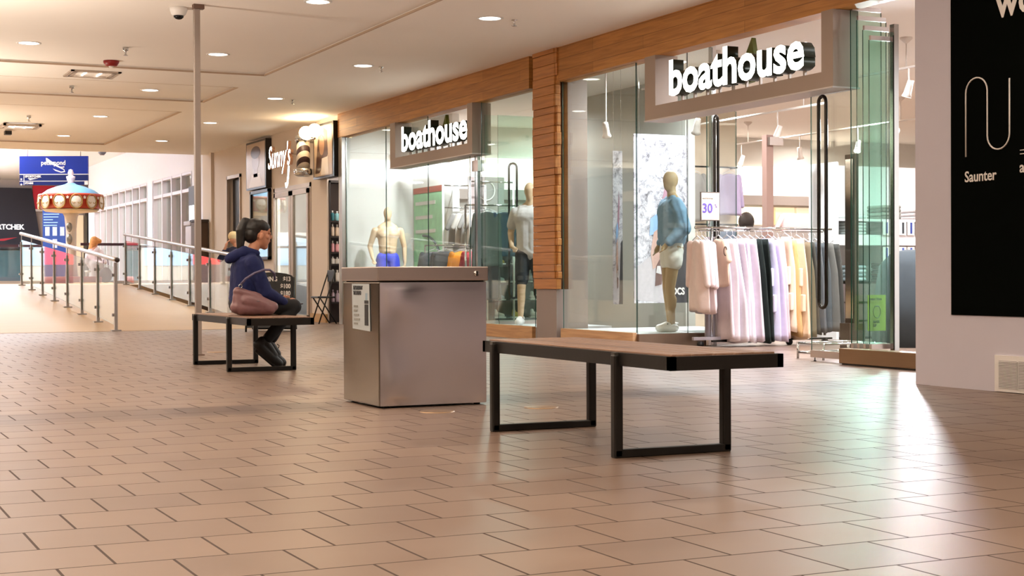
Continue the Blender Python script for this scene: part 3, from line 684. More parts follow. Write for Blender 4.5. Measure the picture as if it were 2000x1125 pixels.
# guard rails of the upper level
def guard(x0, x1, y, lab, zt=1.08):
    o = E('guard_rail', ((x0+x1)/2, y, .65), lab, 'railing', 'guard rails on the upper level')
    P('top_rail', MB().box(x0, x1, y-.04, y+.04, .65+zt-.07, .65+zt), mat('rail_dark', '#3a2228', .35, .3), o)
    pane('glass_infill', x0, x1, y-.006, y+.006, .72, .65+zt-.07, o, 'glass_rail')
    P('bottom_channel', MB().box(x0, x1, y-.03, y+.03, .65, .73), rail_steel, o)
guard(6.9, 8.45, 41.0, 'dark topped guard rail behind the person in the orange headscarf')
guard(2.5, 6.45, 43.5, 'pale topped glass guard rail at the far left in front of the sports shop')
# hanging blue directory sign
blue = mat('sign_blue', '#04258c', .4, noise=.12, nscale=2, spec=.2); navy2 = mat('sign_navy', '#081b5c', .4, noise=.05, spec=.2)
o = E('directory_sign', (6.26, 41.3, 3.26), 'blue hanging directory sign with white lettering and arrows', 'sign')
rz_ = -0.44
Rz = Matrix.Rotation(rz_, 3, 'Z'); c0 = Vector((6.27, 41.3, 0))
def sg(u0, u1, z0, z1, d=.08, f=0):
    mb = MB(); mb.obox(c0 + Rz @ Vector(((u0+u1)/2, d/2-f, 0)) + Vector((0, 0, (z0+z1)/2)), u1-u0, d, z1-z0, Rz); return mb
P('board', sg(-.9, .9, 3.55, 4.02), blue, o); P('row_panel', sg(-.9, .9, 3.37, 3.53), navy2, o); P('row_panel', sg(-.9, .9, 3.26, 3.355), navy2, o)
P('divider', sg(-.9, .9, 3.53, 3.55, .09, .008), whitep, o); P('divider', sg(-.9, .9, 3.355, 3.37, .09, .008), whitep, o); P('upright', sg(-.79, -.775, 3.26, 3.53, .09, .008), whitep, o)
P('white_square', sg(.81, .9, 3.265, 3.35, .09, .008), whitep, o)
for u in (-.7, .7): P('hanger_rod', MB().tube([c0+Rz @ Vector((u, .04, 0))+Vector((0, 0, 4.02)), c0+Rz @ Vector((u, .04, 0))+Vector((0, 0, 4.35))], .012, 8), rail_steel, o)
def stx(name, t, size, u, z, **k): return text_obj(name, t, size, c0+Rz @ Vector((u, -.012, 0))+Vector((0, 0, z)), '-Y', whitep, o, .01, rotz=rz_, **k)
stx('title', 'peterpond', .17, -.33, 3.79, bold=.003, sx=.9); stx('subtitle', 'mall', .07, .17, 3.71, bold=.001)
mb = MB()
def up_(u, z): return c0+Rz @ Vector((u, -.014, 0))+Vector((0, 0, z))
mb.poly([up_(-.2, 3.97), up_(-.17, 3.97), up_(-.02, 3.86), up_(.3, 3.66), up_(.28, 3.65), up_(-.19, 3.87)], Rz @ Vector((0, -.006, 0)))
mb.poly([up_(-.02, 3.69), up_(.2, 3.61), up_(.27, 3.62), up_(.28, 3.67), up_(.31, 3.60), up_(.2, 3.58), up_(.05, 3.63)], Rz @ Vector((0, -.006, 0)))
P('boat_mark', mb, whitep, o)
stx('row_text', 'SPORTCHEK', .075, -.75, 3.46, bold=.003); stx('row_text', 'STAIRS', .07, -.75, 3.285, bold=.003)
P('swoosh_mark', MB().poly([up_(-.68, 3.44), up_(-.4, 3.44), up_(-.62, 3.39)], Rz @ Vector((0, -.006, 0))), whitep, o)
for z in (3.44, 3.30): P('arrow', MB().poly([up_(-.85, z), up_(-.885, z-.03), up_(-.86, z-.03), up_(-.86, z-.055), up_(-.84, z-.055), up_(-.84, z-.03), up_(-.815, z-.03)], Rz @ Vector((0, -.006, 0))), whitep, o)
# kiosk / info board
o = E('info_board', (6.45, 42.3, .65), 'dark blue information board with picture tiles behind the carousel', 'sign'); c0 = Vector((6.45, 42.35, 0))
P('board', sg(-.33, .33, .65, 2.66, .15), mat('board_blue', '#1c3e86', .4, noise=.15, nscale=1.5), o)
for r_ in range(2):
    for q in range(3):
        if (r_+q) % 2 == 0 or r_ == 0 and q: P('picture_tile', sg(-.26+q*.2, -.14+q*.2, 1.62+(1-r_)*.33, 1.86+(1-r_)*.33, .16, .008), mat('tile_pale', '#aab6cf', .5, noise=.3, nscale=15), o)
for k, w in enumerate((.42, .4, .25, .38, .36)): P('text_line', sg(-.3, -.3+w, 2.52-k*.075, 2.545-k*.075, .16, .008), mat('line_pale', '#8fb0dc', .5), o)
# carousel
o = E('carousel', (6.18, 38.05, .65), 'small carousel ride with a red rimmed pale blue canopy', 'carousel'); cx, cy = 6.18, 38.05
P('canopy', MB().lathe((cx, cy, 0), [(.74, 2.74), (.70, 2.84), (.55, 2.95), (.35, 3.03), (.14, 3.09), (.09, 3.12)], 32), mat('canopy_blue', '#6fa3c4', .4, noise=.05), o)
P('rim', MB().lathe((cx, cy, 0), [(.60, 2.46), (.69, 2.50), (.70, 2.60), (.74, 2.74), (.78, 2.80), (.76, 2.84), (.60, 2.86)], 36), mat('rim_red', '#b5391c', .35, noise=.1), o)
P('underside', MB().lathe((cx, cy, 0), [(.68, 2.47), (.6, 2.42), (.2, 2.38)], 32), mat('gold_cream', '#dcc9a0', .4, noise=.15), o)
gold = mat('carousel_gold', '#b08a4a', .35, .4, noise=.1); cream = mat('carousel_cream', '#f0e6d6', .4, noise=.05)
for k in range(12):
    a = 2*PI*k/12; R3 = Matrix.Rotation(a, 3, 'Z'); c = Vector((cx, cy, 2.65))+R3 @ Vector((.75, 0, 0))
    md = MB(); md.ell(c, .03, .135, .16, R3, 12, 8); m1 = P('medallion', md, cream, o)
    mb = MB()
    mb.tube([c+R3 @ Vector((.012, .145*math.cos(t*PI/9), .17*math.sin(t*PI/9))) for t in range(18)], .014, 6, closed=True)
    P('scroll_border', mb, gold, m1)
    mb = MB(); 
    for sgn in (-1, 1): mb.tube([c+R3 @ Vector((.032, sgn*(.03+.025*t), -.02-.035*math.sin(t*1.2))) for t in range(4)], .008, 5)
    P('scroll_mark', mb, gold, m1)
    a2 = a+PI/12; R4 = Matrix.Rotation(a2, 3, 'Z'); c2 = Vector((cx, cy, 2.74))+R4 @ Vector((.772, 0, 0))
    st = [c2+R4 @ Vector((0, (.045 if i % 2 == 0 else .02)*math.sin(2*PI*i/10), (.045 if i % 2 == 0 else .02)*math.cos(2*PI*i/10))) for i in range(10)]
    P('star', MB().poly(st, R4 @ Vector((.012, 0, 0))), cream, o)
P('finial', MB().lathe((cx, cy, 0), [(.09, 3.1), (.07, 3.15), (.10, 3.22), (.11, 3.28), (.06, 3.30), (.05, 3.33), (.075, 3.37), (.05, 3.42), (.055, 3.44), (.01, 3.46)], 20), mat('finial_pink', '#c9b3b6', .4, noise=.2, nscale=20), o)
P('column', MB().lathe((cx, cy, 0), [(.16, .8), (.12, 1.2), (.13, 2.0), (.16, 2.3), (.22, 2.42)], 20), mat('column_cream', '#d8cfc4', .4, noise=.1), o)
for z in (1.75, 2.05): P('column_mirror', MB().ell((cx-.06, cy-.11, z), .07, .035, .13, Matrix.Rotation(-.5, 3, 'Z')), mat('mirror_grey', '#8b8a84', .2, .5, noise=.3, nscale=20), o)
P('platform', MB().lathe((cx, cy, 0), [(.72, .651), (.72, .82), (.68, .84)], 36), mat('platform_red', '#b03a2a', .5), o)
# kiosk goods on the hidden left side that mirror in the railing glass
o = E('lit_display', (2.2, 49, .65), 'lit blue and white shop display left of the frame, mirrored in the railings', 'display')
P('case', MB().box(1.2, 3.0, 49.0, 49.4, .65, 2.3), whitep, o); P('screen', MB().box(1.3, 2.9, 48.97, 48.995, 1.2, 2.15), mat('blue_screen', '#a9c8f2', .4, noise=.5, nscale=1.6, emit='#9fc4ff', es=1.6), o)
o = E('red_display', (1.8, 45.5, .65), 'red and brown poster stand left of the frame, mirrored in the railings', 'display')
P('upper_panel', MB().box(1.35, 2.15, 45.5, 45.6, 1.2, 1.85), mat('poster_red', '#e84a4f', .5, emit='#ff5050', es=.5), o); P('lower_panel', MB().box(1.35, 2.15, 45.5, 45.6, .65, 1.2), mat('poster_brown', '#6d5a5c', .5), o)
# dome cameras and vents in the hall
o = E('hall_dome_camera', (8.0, 42, 4.2), 'small dark dome camera under the white hall ceiling', 'security camera'); P('dome', MB().lathe((7.2, 39.5, 3.98), [(.02, .36), (.02, .1), (.1, .08), (.1, .02), (.05, -.04)], 18), mat('dome_grey', '#6b6870', .3), o)
# wall-mounted phone and brown cabinet near the corner
o = E('brown_cabinet', (8.45, 34.0, .65), 'dark brown cabinet in the corner left of the salon wall', 'cabinet')
P('body', MB().box(8.15, 8.43, 33.55, 33.98, 0, 2.05), mat('cab_brown', '#4f3b2c', .5, noise=.1), o); P('top', MB().box(8.12, 8.435, 33.5, 33.99, 2.05, 2.1), mat('cab_top', '#2e2119', .5), o)
o = E('grey_bin_box', (8.35, 34.9, .65), 'pale grey wall box beside the dark brown cabinet', 'box'); P('box', MB().rbox(8.25, 8.595, 34.4, 35.0, 1.35, 2.0, .05, 3), mat('pale_grey', '#c3bfc6', .5), o); P('rim', MB().rbox(8.22, 8.595, 34.38, 35.02, 2.0, 2.1, .02, 2), mat('pale_grey', '#c3bfc6'), o)
o = E('wall_screen', (8.55, 35.4, 1.9), 'upright dark framed screen on the white wall behind the post', 'screen'); P('frame', MB().box(8.52, 8.6, 35.1, 35.75, 1.6, 2.95), mat('screen_frame', '#4a4c54', .4), o); P('display', MB().box(8.51, 8.519, 35.17, 35.68, 1.7, 2.5), mat('screen_lit', '#eef2fb', .4, emit='#eef4ff', es=1.0), o)

# ================================================================== salon wall
mb = MB(); y_ = [(24.6, 25.42, 2.50), (26.31, 28.66, 2.52), (31.03, 32.06, 2.93)]
mb.box(8.5, 8.62, 24.56, 33.4, 2.93, CZ); mb.box(8.5, 8.62, 25.8, 31.03, 2.52, 2.93); mb.box(8.5, 8.53, 24.63, 25.8, 2.52, 2.93)
mb.box(8.5, 8.53, 25.42, 26.31, 0, 2.52); mb.box(8.5, 8.62, 28.66, 31.03, 0, 2.52); mb.box(8.5, 8.62, 32.06, 33.4, 0, 2.93)
ST('wall_salon', mb, beige)
mb = MB(); mb.box(8.62, 12.5, 33.2, 33.4, 0, CZ); mb.box(12.4, 12.5, 24.6, 33.2, 0, CZ); mb.box(8.62, 12.5, 30.8, 30.9, 0, CZ); ST('wall_salon_inner', mb, mat('salon_inner', '#c9bfb6', .7, noise=.04))
ST('floor_salon', MB().box(8.5, 12.5, 24.62, 33.4, -.1, 0), mat('salon_floor', '#8b7464', .3, noise=.1)); ST('ceiling_salon', MB().box(8.62, 12.5, 24.62, 33.4, 3.2, 3.3), ceilm)
area('shelf_lamp', (8.95, 25.1, 2.9), .2, 14, NEUT)
area('salon_lamp', (10.0, 27.5, 3.15), 1.2, 320, COOL, sy=1.2)
mb = MB(); mb.box(8.46, 8.5, 25.42, 26.3, 0, .15); mb.box(8.46, 8.5, 28.7, 31.0, 0, .15); ST('baseboard_salon', mb, mat('baseboard_tan', '#b98f58', .5, noise=.05))
alu = mat('salon_alu', '#b5a596', .45, .3, noise=.03)
# glazed double door
def fr(mb, y0, y1, z0, z1, w=.07, x=8.49): 
    mb.box(x-.03, x+.03, y0, y0+w, z0, z1); mb.box(x-.03, x+.03, y1-w, y1, z0, z1); mb.box(x-.03, x+.03, y0, y1, z1-w, z1); mb.box(x-.03, x+.03, y0, y1, z0, z0+w)
mb = MB(); fr(mb, 26.31, 28.66, 0, 2.52, .08, 8.52); ST('door_2_frame', mb, alu)
for i, (a, b_, l) in enumerate(((26.4, 27.42, 'right glazed leaf of the salon door, next to the beige column'), (27.5, 28.56, 'left glazed leaf of the salon door, behind the price board'))):
    o = E('salon_door', (8.5, (a+b_)/2, 0), l, 'door', 'glazed salon doors'); mb = MB(); fr(mb, a, b_, .02, 2.42, .09); P('frame', mb, alu, o); pane('pane', 8.485, 8.495, a+.09, b_-.09, .11, 2.33, o)
# doorway at the far end
mb = MB(); mb.box(8.46, 8.52, 31.0, 31.05, 0, 2.96); mb.box(8.46, 8.52, 32.04, 32.09, 0, 2.96); mb.box(8.46, 8.52, 31.0, 32.09, 2.9, 2.97); ST('door_3_frame', mb, alu)
ST('door_3', MB().box(8.60, 8.64, 31.5, 32.06, 0, 2.9), mat('door_dark', '#12100f', .5)); ST('door_3_leaf', MB().box(8.66, 8.7, 31.03, 31.6, 0, 2.9), mat('door_grey', '#8e8a8c', .4, .2))
# framed salon pictures (generic portraits)
def picture(y0, y1, z0, z1, lab, woman, depth=.12):
    o = E('framed_portrait', (8.42, (y0+y1)/2, z0), lab, 'picture', 'large framed hair portraits on the salon front')
    P('frame', MB().box(8.5-depth, 8.5, y0, y1, z0, z1), mat('frame_black', '#120d0c', .3, noise=.05), o)
    x = 8.5-depth-.004; ym = (y0+y1)/2; w = y1-y0; h = z1-z0
    P('print', MB().box(x, 8.5-depth, y0+.05, y1-.05, z0+.04, z1-.04), mat('print_cream', '#bfa890', .3, noise=.12, nscale=1.5), o)
    def el(yc, zc, ry, rz2, n=20): return [(x-.001, yc+ry*math.cos(2*PI*i/n), zc+rz2*math.sin(2*PI*i/n)) for i in range(n)]
    hairm = mat('print_hair', '#4a3228', .3); fm = mat('print_face', '#9a7257', .3); sh = mat('print_shirt', '#e8ddd2' if not woman else '#8d7f7f', .3)
    if not woman:
        P('print_shirt', MB().poly([(x-.001, y0+.15*w, z0+.05), (x-.001, y1-.15*w, z0+.05), (x-.001, y1-.3*w, z0+.32*h), (x-.001, y0+.3*w, z0+.32*h)], (-.001, 0, 0)), sh, o)
        P('print_face', MB().poly(el(ym, z0+.58*h, .19*w, .19*h), (-.002, 0, 0)), fm, o); P('print_hair', MB().poly(el(ym, z0+.76*h, .24*w, .13*h), (-.003, 0, 0)), hairm, o)
        P('print_neck', MB().box(x-.002, x, ym-.1*w, ym+.1*w, z0+.25*h, z0+.45*h), fm, o)
    else:
        P('print_hair', MB().poly([(x-.001, y0+.25*w, z0+.42*h), (x-.001, y0+.3*w, z0+.85*h), (x-.001, y0+.5*w, z0+.93*h), (x-.001, y0+.72*w, z0+.85*h), (x-.001, y0+.88*w, z0+.1*h), (x-.001, y0+.68*w, z0+.1*h)], (-.001, 0, 0)), hairm, o)
        P('print_face', MB().poly(el(y0+.55*w, z0+.6*h, .13*w, .18*h), (-.003, 0, 0)), fm, o); P('print_shirt', MB().poly([(x-.001, y0+.2*w, z0+.06*h), (x-.001, y0+.6*w, z0+.06*h), (x-.001, y0+.55*w, z0+.36*h), (x-.001, y0+.25*w, z0+.38*h)], (-.002, 0, 0)), sh, o)
picture(28.80, 30.2, 2.56, 3.52, 'framed portrait of a dark haired man left of the salon name', False)
picture(24.63, 25.72, 2.52, 3.47, 'framed portrait of a long haired woman between the globe and wooden beam', True, .15)
o = E('salon_window', (8.45, 29.5, 1.15), 'black framed tall salon window below the portrait of the man', 'window')
mb = MB(); fr(mb, 28.82, 30.14, 1.15, 2.54, .06, 8.46); P('frame', mb, mat('frame_black', '#120d0c'), o); pane('pane', 8.455, 8.465, 28.88, 30.08, 1.21, 2.48, o)
P('backing', MB().box(8.475, 8.499, 28.85, 30.1, 1.18, 2.5), mat('window_backing', '#a89a94', .4, noise=.15, nscale=2), o)
o = E('salon_name_sign', (8.3, 28.1, 2.6), 'lit white script name letters on the salon front', 'sign')
text_obj('letters', "Sunny's", .60, (8.25, 28.12, 2.86), '-X', [signw, mat('script_side', '#d9a98c', .4)], o, .06, bold=.004, sx=.80, shear=.3)
P('y_tail', MB().tube([(8.25, 26.86, 2.84), (8.25, 26.90, 2.66), (8.25, 26.96, 2.50), (8.25, 27.02, 2.46), (8.25, 27.05, 2.54)], .016, 8), signw, o)
for y in (27.95, 27.4, 26.8): P('bracket', MB().box(8.29, 8.5, y-.01, y+.01, 3.05, 3.07), alu, o)
o = E('barber_pole', (8.22, 26.55, 2.62), 'barber pole with diagonal stripes under a glowing globe and its modelled reflection', 'barber pole')
bx, by = 8.2, 25.83
m = bpy.data.materials.new('barber_stripes'); m.use_nodes = True; nt = m.node_tree; b = nt.nodes['Principled BSDF']
g = nt.nodes.new('ShaderNodeNewGeometry'); sp = nt.nodes.new('ShaderNodeSeparateXYZ'); nt.links.new(g.outputs['Position'], sp.inputs[0])
a1 = nt.nodes.new('ShaderNodeMath'); a1.operation = 'MULTIPLY_ADD'; nt.links.new(sp.outputs[1], a1.inputs[0]); a1.inputs[1].default_value = .8; nt.links.new(sp.outputs[2], a1.inputs[2])
a2 = nt.nodes.new('ShaderNodeMath'); a2.operation = 'WRAP'; nt.links.new(a1.outputs[0], a2.inputs[0]); a2.inputs[1].default_value = .2; a2.inputs[2].default_value = 0
a3 = nt.nodes.new('ShaderNodeMath'); a3.operation = 'GREATER_THAN'; nt.links.new(a2.outputs[0], a3.inputs[0]); a3.inputs[1].default_value = .1
mx = nt.nodes.new('ShaderNodeMix'); mx.data_type = 'RGBA'; mx.inputs[6].default_value = (*lin('#3a2526'), 1); mx.inputs[7].default_value = (*lin('#e8dccb'), 1); nt.links.new(a3.outputs[0], mx.inputs[0]); nt.links.new(mx.outputs[2], b.inputs['Base Color'])
P('striped_cylinder', MB().lathe((bx, by, 2.72), [(.12, 0), (.12, .5)], 24), m, o)
P('lower_cap', MB().lathe((bx, by, 2.58), [(.10, 0), (.17, .03), (.17, .13), (.13, .15)], 24), chrome, o); P('upper_cap', MB().lathe((bx, by, 3.2), [(.13, 0), (.15, .02), (.14, .1), (.06, .12)], 24), chrome, o)
globe = mat('globe_lit', '#fff3dd', .4, emit='#ffdfae', es=9)
for (x, y) in ((8.2, 25.68), (8.2, 25.18)):  # second globe and its lamp stand in for the first one's reflection
    P('globe', MB().ell((x, y, 3.34), .12, .12, .12), globe, o)
    l = bpy.data.lights.new('globe_lamp', 'POINT'); l.energy = 14; l.color = (1, .78, .5); l.shadow_soft_size = .1; q = bpy.data.objects.new('globe_lamp', l); COL.objects.link(q); q.location = (x-.12, y-.14, 3.38)
P('wall_arm', MB().tube([(8.2, 25.18, 3.25), (8.2, 25.18, 3.2), (8.2, 25.8, 3.2), (8.49, 25.9, 3.2)], .02, 8), chrome, o)
# salon interior furniture
o = E('salon_counter', (9.8, 28.5, 0), 'white and pale blue reception counter inside the salon', 'counter'); P('body', MB().rbox(9.3, 9.8, 26.9, 30.2, 0, 1.42, .03, 2), mat('counter_blue', '#c8d8ee', .4, noise=.15, nscale=2), o); P('top', MB().box(9.25, 9.85, 26.85, 30.25, 1.42, 1.47), whitep, o)
o = E('dark_wall_cabinet', (10.3, 28.3, 1.4), 'dark framed cabinet with products inside the salon', 'cabinet'); P('body', MB().box(10.3, 10.7, 27.2, 28.9, 0, 2.2), mat('cab_navy', '#232b3a', .4, noise=.1), o)
for k in range(5): P('product', MB().lathe((10.25, 27.35+k*.22, 1.62), [(.04, 0), (.04, .14), (.015, .17), (.015, .21)], 10), whitep, o)
P('ledge', MB().box(10.18, 10.3, 27.2, 28.9, 1.59, 1.62), mat('cab_navy', '#232b3a'), o)
o = E('grey_partition', (9.4, 30.0, 0), 'grey panel seen through the left leaf of the salon door', 'partition'); P('panel', MB().box(9.9, 10, 29.3, 30.6, 1.47, 2.35), mat('part_grey', '#8d8480', .5, noise=.05), o)
# product shelf in the opening next to the storefront
dark_sh = mat('shelf_dark', '#2c2320', .5, noise=.1)
sh = E('product_shelf', (9.0, 25.6, 0), 'tall dark shelf with salon bottles beside the storefront', 'shelf')
P('back_panel', MB().box(8.56, 9.5, 25.77, 25.8, 0, 2.5), mat('shelf_back', '#57463f', .6), sh); P('side_panel', MB().box(8.535, 8.56, 25.4, 25.8, 0, 2.5), dark_sh, sh); P('side_panel', MB().box(9.5, 9.53, 25.4, 25.8, 0, 2.5), dark_sh, sh)
zs = (.28, .66, .98, 1.28, 1.62, 2.0)
zsh = [.36, .72, 1.03, 1.24, 1.52, 1.79]
for z in zsh: P('shelf_board', MB().box(8.56, 9.5, 25.4, 25.77, z-.03, z), dark_sh, sh)
P('top_panel', MB().box(8.535, 9.53, 25.4, 25.8, 2.46, 2.5), dark_sh, sh)
rows = [('#c9b3c2', 'lilac', .22, .032), ('#efe8e0', 'white', .22, .04), ('#f4efe8', 'white', .13, .038), ('#e8a9b0', 'pink', .2, .034), ('#d99a4e', 'amber', .22, .033), ('#3f8f95', 'teal', .18, .036)]
rown = ['lowest', 'second', 'third', 'fourth', 'fifth', 'top']
altc = {3: ['#e8a9b0', '#e8a9b0', '#86c3a0', '#86c3a0'], 4: ['#e9d3bd', '#e9d3bd', '#d98f35', '#efc9a6'], 5: ['#2f6f78', '#8cc4cb', '#244f6b', '#2f8c94']}
pos = ['nearest the beige column', 'second from the beige column', 'third from the beige column', 'nearest the storefront frame']
for r_, (z, (c, nm, h, rad)) in enumerate(zip(zsh, rows)):
    for k in range(4):
        col = altc.get(r_, [c]*4)[k]
        o = E('bottle', (8.61+k*.085, 25.46, z), '%s salon bottle on the %s shelf, %s' % ({'#86c3a0': 'green', '#e9d3bd': 'cream', '#d98f35': 'amber', '#efc9a6': 'peach', '#2f6f78': 'dark teal', '#8cc4cb': 'pale teal', '#244f6b': 'navy', '#2f8c94': 'teal', '#e8a9b0': 'pink'}.get(col, nm), rown[r_], pos[k]), 'bottle', 'salon products on the %s shelf' % rown[r_])
        hh = h*(1-.12*((k*7+r_*3) % 3)/2)
        P('body', MB().lathe((8.61+k*.085, 25.46, z), [(rad*.95, 0), (rad, .01), (rad, hh*.68), (rad*.6, hh*.78)], 14), mat('bottle_'+col, col, .3, noise=.03), o)
        P('cap', MB().lathe((8.61+k*.085, 25.46, z), [(rad*.4, hh*.77), (rad*.4, hh)], 12), mat('bottle_'+col, col) if r_ in (0, 1, 2) else whitep, o)
# folding chair by the shelf
o = E('folding_chair', (8.25, 24.95, 0), 'black folding chair standing in front of the salon shelf', 'chair')
P('seat', MB().rbox(8.1, 8.42, 24.75, 25.15, .44, .47, .012, 2), black, o); P('backrest', MB().rbox(8.40, 8.43, 24.76, 25.14, .72, .92, .01, 2), black, o)
for y in (24.76, 25.14):
    P('leg', MB().tube([(8.12, y, 0), (8.42, y, .9)], .012, 8), dark_metal, o); P('leg', MB().tube([(8.44, y, 0), (8.14, y, .45)], .012, 8), dark_metal, o)
# price board (A-frame) in front of the salon
o = E('price_board', (6.6, 21.6, 0), 'black arched A-frame price board with white letters behind the woman', 'price board')
bw = .335; bc = Vector((6.33, 21.6, 0)); Rb = Matrix.Rotation(-.42, 3, 'Z')
def bp_(u, z, d=0): return bc+Rb @ Vector((u, d+z*.14, 0))+Vector((0, 0, z))
pts = [bp_(-bw, .06), bp_(bw, .06), bp_(bw, .80)]+[bp_(bw*math.cos(t*PI/8), .80+.075*math.sin(t*PI/8)) for t in range(1, 8)]+[bp_(-bw, .80)]
P('front_panel', MB().poly(pts, Rb @ Vector((0, .03, 0))), black, o)
P('rear_panel', MB().poly([bc+Rb @ Vector((u, .55-z*.44, 0))+Vector((0, 0, z)) for (u, z) in ((-bw, .02), (bw, .02), (bw, .80), (-bw, .80))], Rb @ Vector((0, .03, 0))), black, o)
P('frame_edge', MB().tube([bp_(bw+.01, .0), bp_(bw+.01, .80)], .015, 6), dark_metal, o); P('frame_edge', MB().tube([bp_(-bw-.01, .0), bp_(-bw-.01, .80)], .015, 6), dark_metal, o)
for k, (a, c) in enumerate((('THREADING', '$13'), ('COLOR', '$100'), ('FOILS', '$180'), ("MEN'S CUT", '25'), ('UP', '$60'), ('', '$10'))):
    z = .745-.105*k
    for t, u, al in ((a, -.31, 'LEFT'), (c, .30, 'RIGHT')):
        if not t: continue
        text_obj('price_line', t, .092, bp_(u, z, -.006), '-Y', wl, o, .003, bold=.003, sx=.8, rotz=-.42, align=al)
# chalk board reflection partner: second board inside the salon door
o = E('price_board', (8.9, 27.0, 0), 'dark arched price board standing inside the salon door', 'price board')
P('front_panel', MB().poly([(8.8, 26.55, .05), (8.8, 27.2, .05), (8.8, 27.2, .85), (8.8, 26.9, .95), (8.8, 26.55, .85)], (.04, 0, 0)), black, o)
for k in range(4): P('chalk_line', MB().box(8.796, 8.8, 26.65, 27.1, .7-.15*k, .73-.15*k), mat('chalk', '#cfc9c2', .7), o)

# added unseen columns with uplights, made up to brighten the ceiling
for i, (x, y) in enumerate(((.2, 9), (.5, 15), (.9, 21), (1.6, 28))):
    o = E('added_uplight_column', (x, y, 0), 'added round column lighting the ceiling, %s from the benches' % ('first', 'second', 'third', 'fourth')[i], 'added uplight', 'added uplight columns left of the frame')
    P('shell', MB().lathe((x, y, 0), [(.3, 0), (.34, .05), (.36, 1.1), (.38, 1.2), (.32, 1.2), (.31, 1.1)], 28), mat('added_column_taupe', '#7b6a5d', .6, noise=.05), o)
    P('rim_ring', MB().tube([(x+.35*math.cos(a*PI/12), y+.35*math.sin(a*PI/12), 1.2) for a in range(24)], .03, 8, closed=True), steel, o)
    area('column_fill_uplight', (x, y, 1.24), .5, (260, 150, 130, 110)[i], (1, .86, .72), rot=(PI, 0, 0))

# ================================================================== store interior
OW = ['first', 'second', 'third', 'fourth', 'fifth', 'sixth']
def pxx(px, Y): return Y*math.tan(YAW+math.atan((px-1000)/FPX))   # x of a line of sight at distance Y, used to lay out the rails
def garment(x, y, zt, zb, col, lab, group, kind='pants', w=.19, th=.035, ang=0, sway=0, name=None, seed=0):
    """one hanging garment with its hanger; broad side along local y"""
    rnd = random.Random(seed*31+int(x*100)); name = name or {'pants': 'hanging_trousers', 'top': 'hanging_shirt', 'dress': 'hanging_dress'}[kind]
    o = E(name, (x, y, zt+.1), lab, 'clothes', group)
    n, m_ = 36, 16; vs = []; fs = []; ph = rnd.random()*6; ph2 = rnd.random()*6
    for i in range(m_+1):
        t = i/m_; z = zt+(zb-zt)*t
        if kind == 'top': ww = w*(.25+.75*min(1, (t/.10))**.5)*(1+.06*t); dd = th*(.7+.6*min(1, t*5))
        elif kind == 'dress': ww = w*(.45+.55*min(1, t*1.6))*(1+.12*t); dd = th*(.7+1.2*t)
        else: ww = w*(.62+.30*min(1, t*3))*(1+.12*t); dd = th*(.75+.8*t)
        A = .004+.020*t
        for k in range(n):
            a = 2*PI*k/n; yy = ww*math.sin(a); xx = dd*math.cos(a)*(1+.25*math.sin(3*a+ph+2*t)) + A*math.sin(yy*26+ph2+1.5*t)
            zz = z + (.012*math.sin(a*2+ph) if i == m_ else 0)
            vs.append((x+xx+sway*t, y+yy, zz))
    for i in range(m_):
        for k in range(n): fs.append((i*n+k, i*n+(k+1) % n, (i+1)*n+(k+1) % n, (i+1)*n+k))
    fs.append(tuple(range(n))[::-1]); fs.append(tuple(m_*n+k for k in range(n)))
    mb = MB(); mb.add(vs, fs, True)
    cm = mat('cloth_'+col, col, .85, noise=.08, nscale=14, bump=.3)
    P('fabric', mb, cm, o)
    if kind == 'top':
        for sgn in (-1, 1): P('sleeve', MB().caps((x, y+sgn*w*.78, zt-.05), .045, (x+.01, y+sgn*w*1.12, zt-(.24 if (zt-zb) < .6 else .5)), .038), cm, o)
    if kind == 'cargo': P('pocket', MB().rbox(x-th*1.9, x-th*.8, y-.16, y-.02, zt-.55, zt-.36, .01), cm, o)
    h = MB(); h.tube([(x, y-w*.55, zt-.005), (x, y, zt+.045), (x, y+w*.55, zt-.005)], .006, 6); h.tube([(x, y, zt+.04), (x, y, zt+.085), (x, y+.018, zt+.10), (x, y+.03, zt+.085)], .0028, 6)
    P('hanger', h, mat('hanger_white', '#d9d6d8', .4), o)
    if ang: o.rotation_euler = (0, 0, ang)
    return o
RAILZ = 1.335; RY = 14.36
rk = E('clothes_rail', (10.0, RY, 0), 'long chrome clothes rail on castors in the right entrance', 'clothes rail')
P('top_rail', MB().tube([(9.08, RY, RAILZ), (10.95, RY, RAILZ)], .014, 10), chrome, rk); P('lower_bar', MB().tube([(9.2, RY+.1, RAILZ-.03), (10.95, RY+.1, RAILZ-.03)], .008, 8), chrome, rk)
for x in (9.3, 10.85): P('upright', MB().tube([(x, RY, .1), (x, RY, RAILZ)], .016, 10), chrome, rk)
P('upright_panel', MB().box(9.27, 9.40, RY+.08, RY+.10, .1, RAILZ-.1), mat('rack_grey', '#a29aa0', .4, .4), rk)
P('base_bar', MB().box(9.05, 9.6, RY-.02, RY+.02, .08, .115), mat('rack_grey', '#a29aa0'), rk); P('base_bar', MB().box(9.3, 10.95, RY-.015, RY+.015, .055, .075), dark_metal, rk)
for x in (9.15, 10.35, 10.85):
    P('castor', MB().lathe((x, RY, .035), [(.035, -.02), (.035, .02)], 16, 'y'), black, rk)
G = 'clothes on the rail in the right entrance'
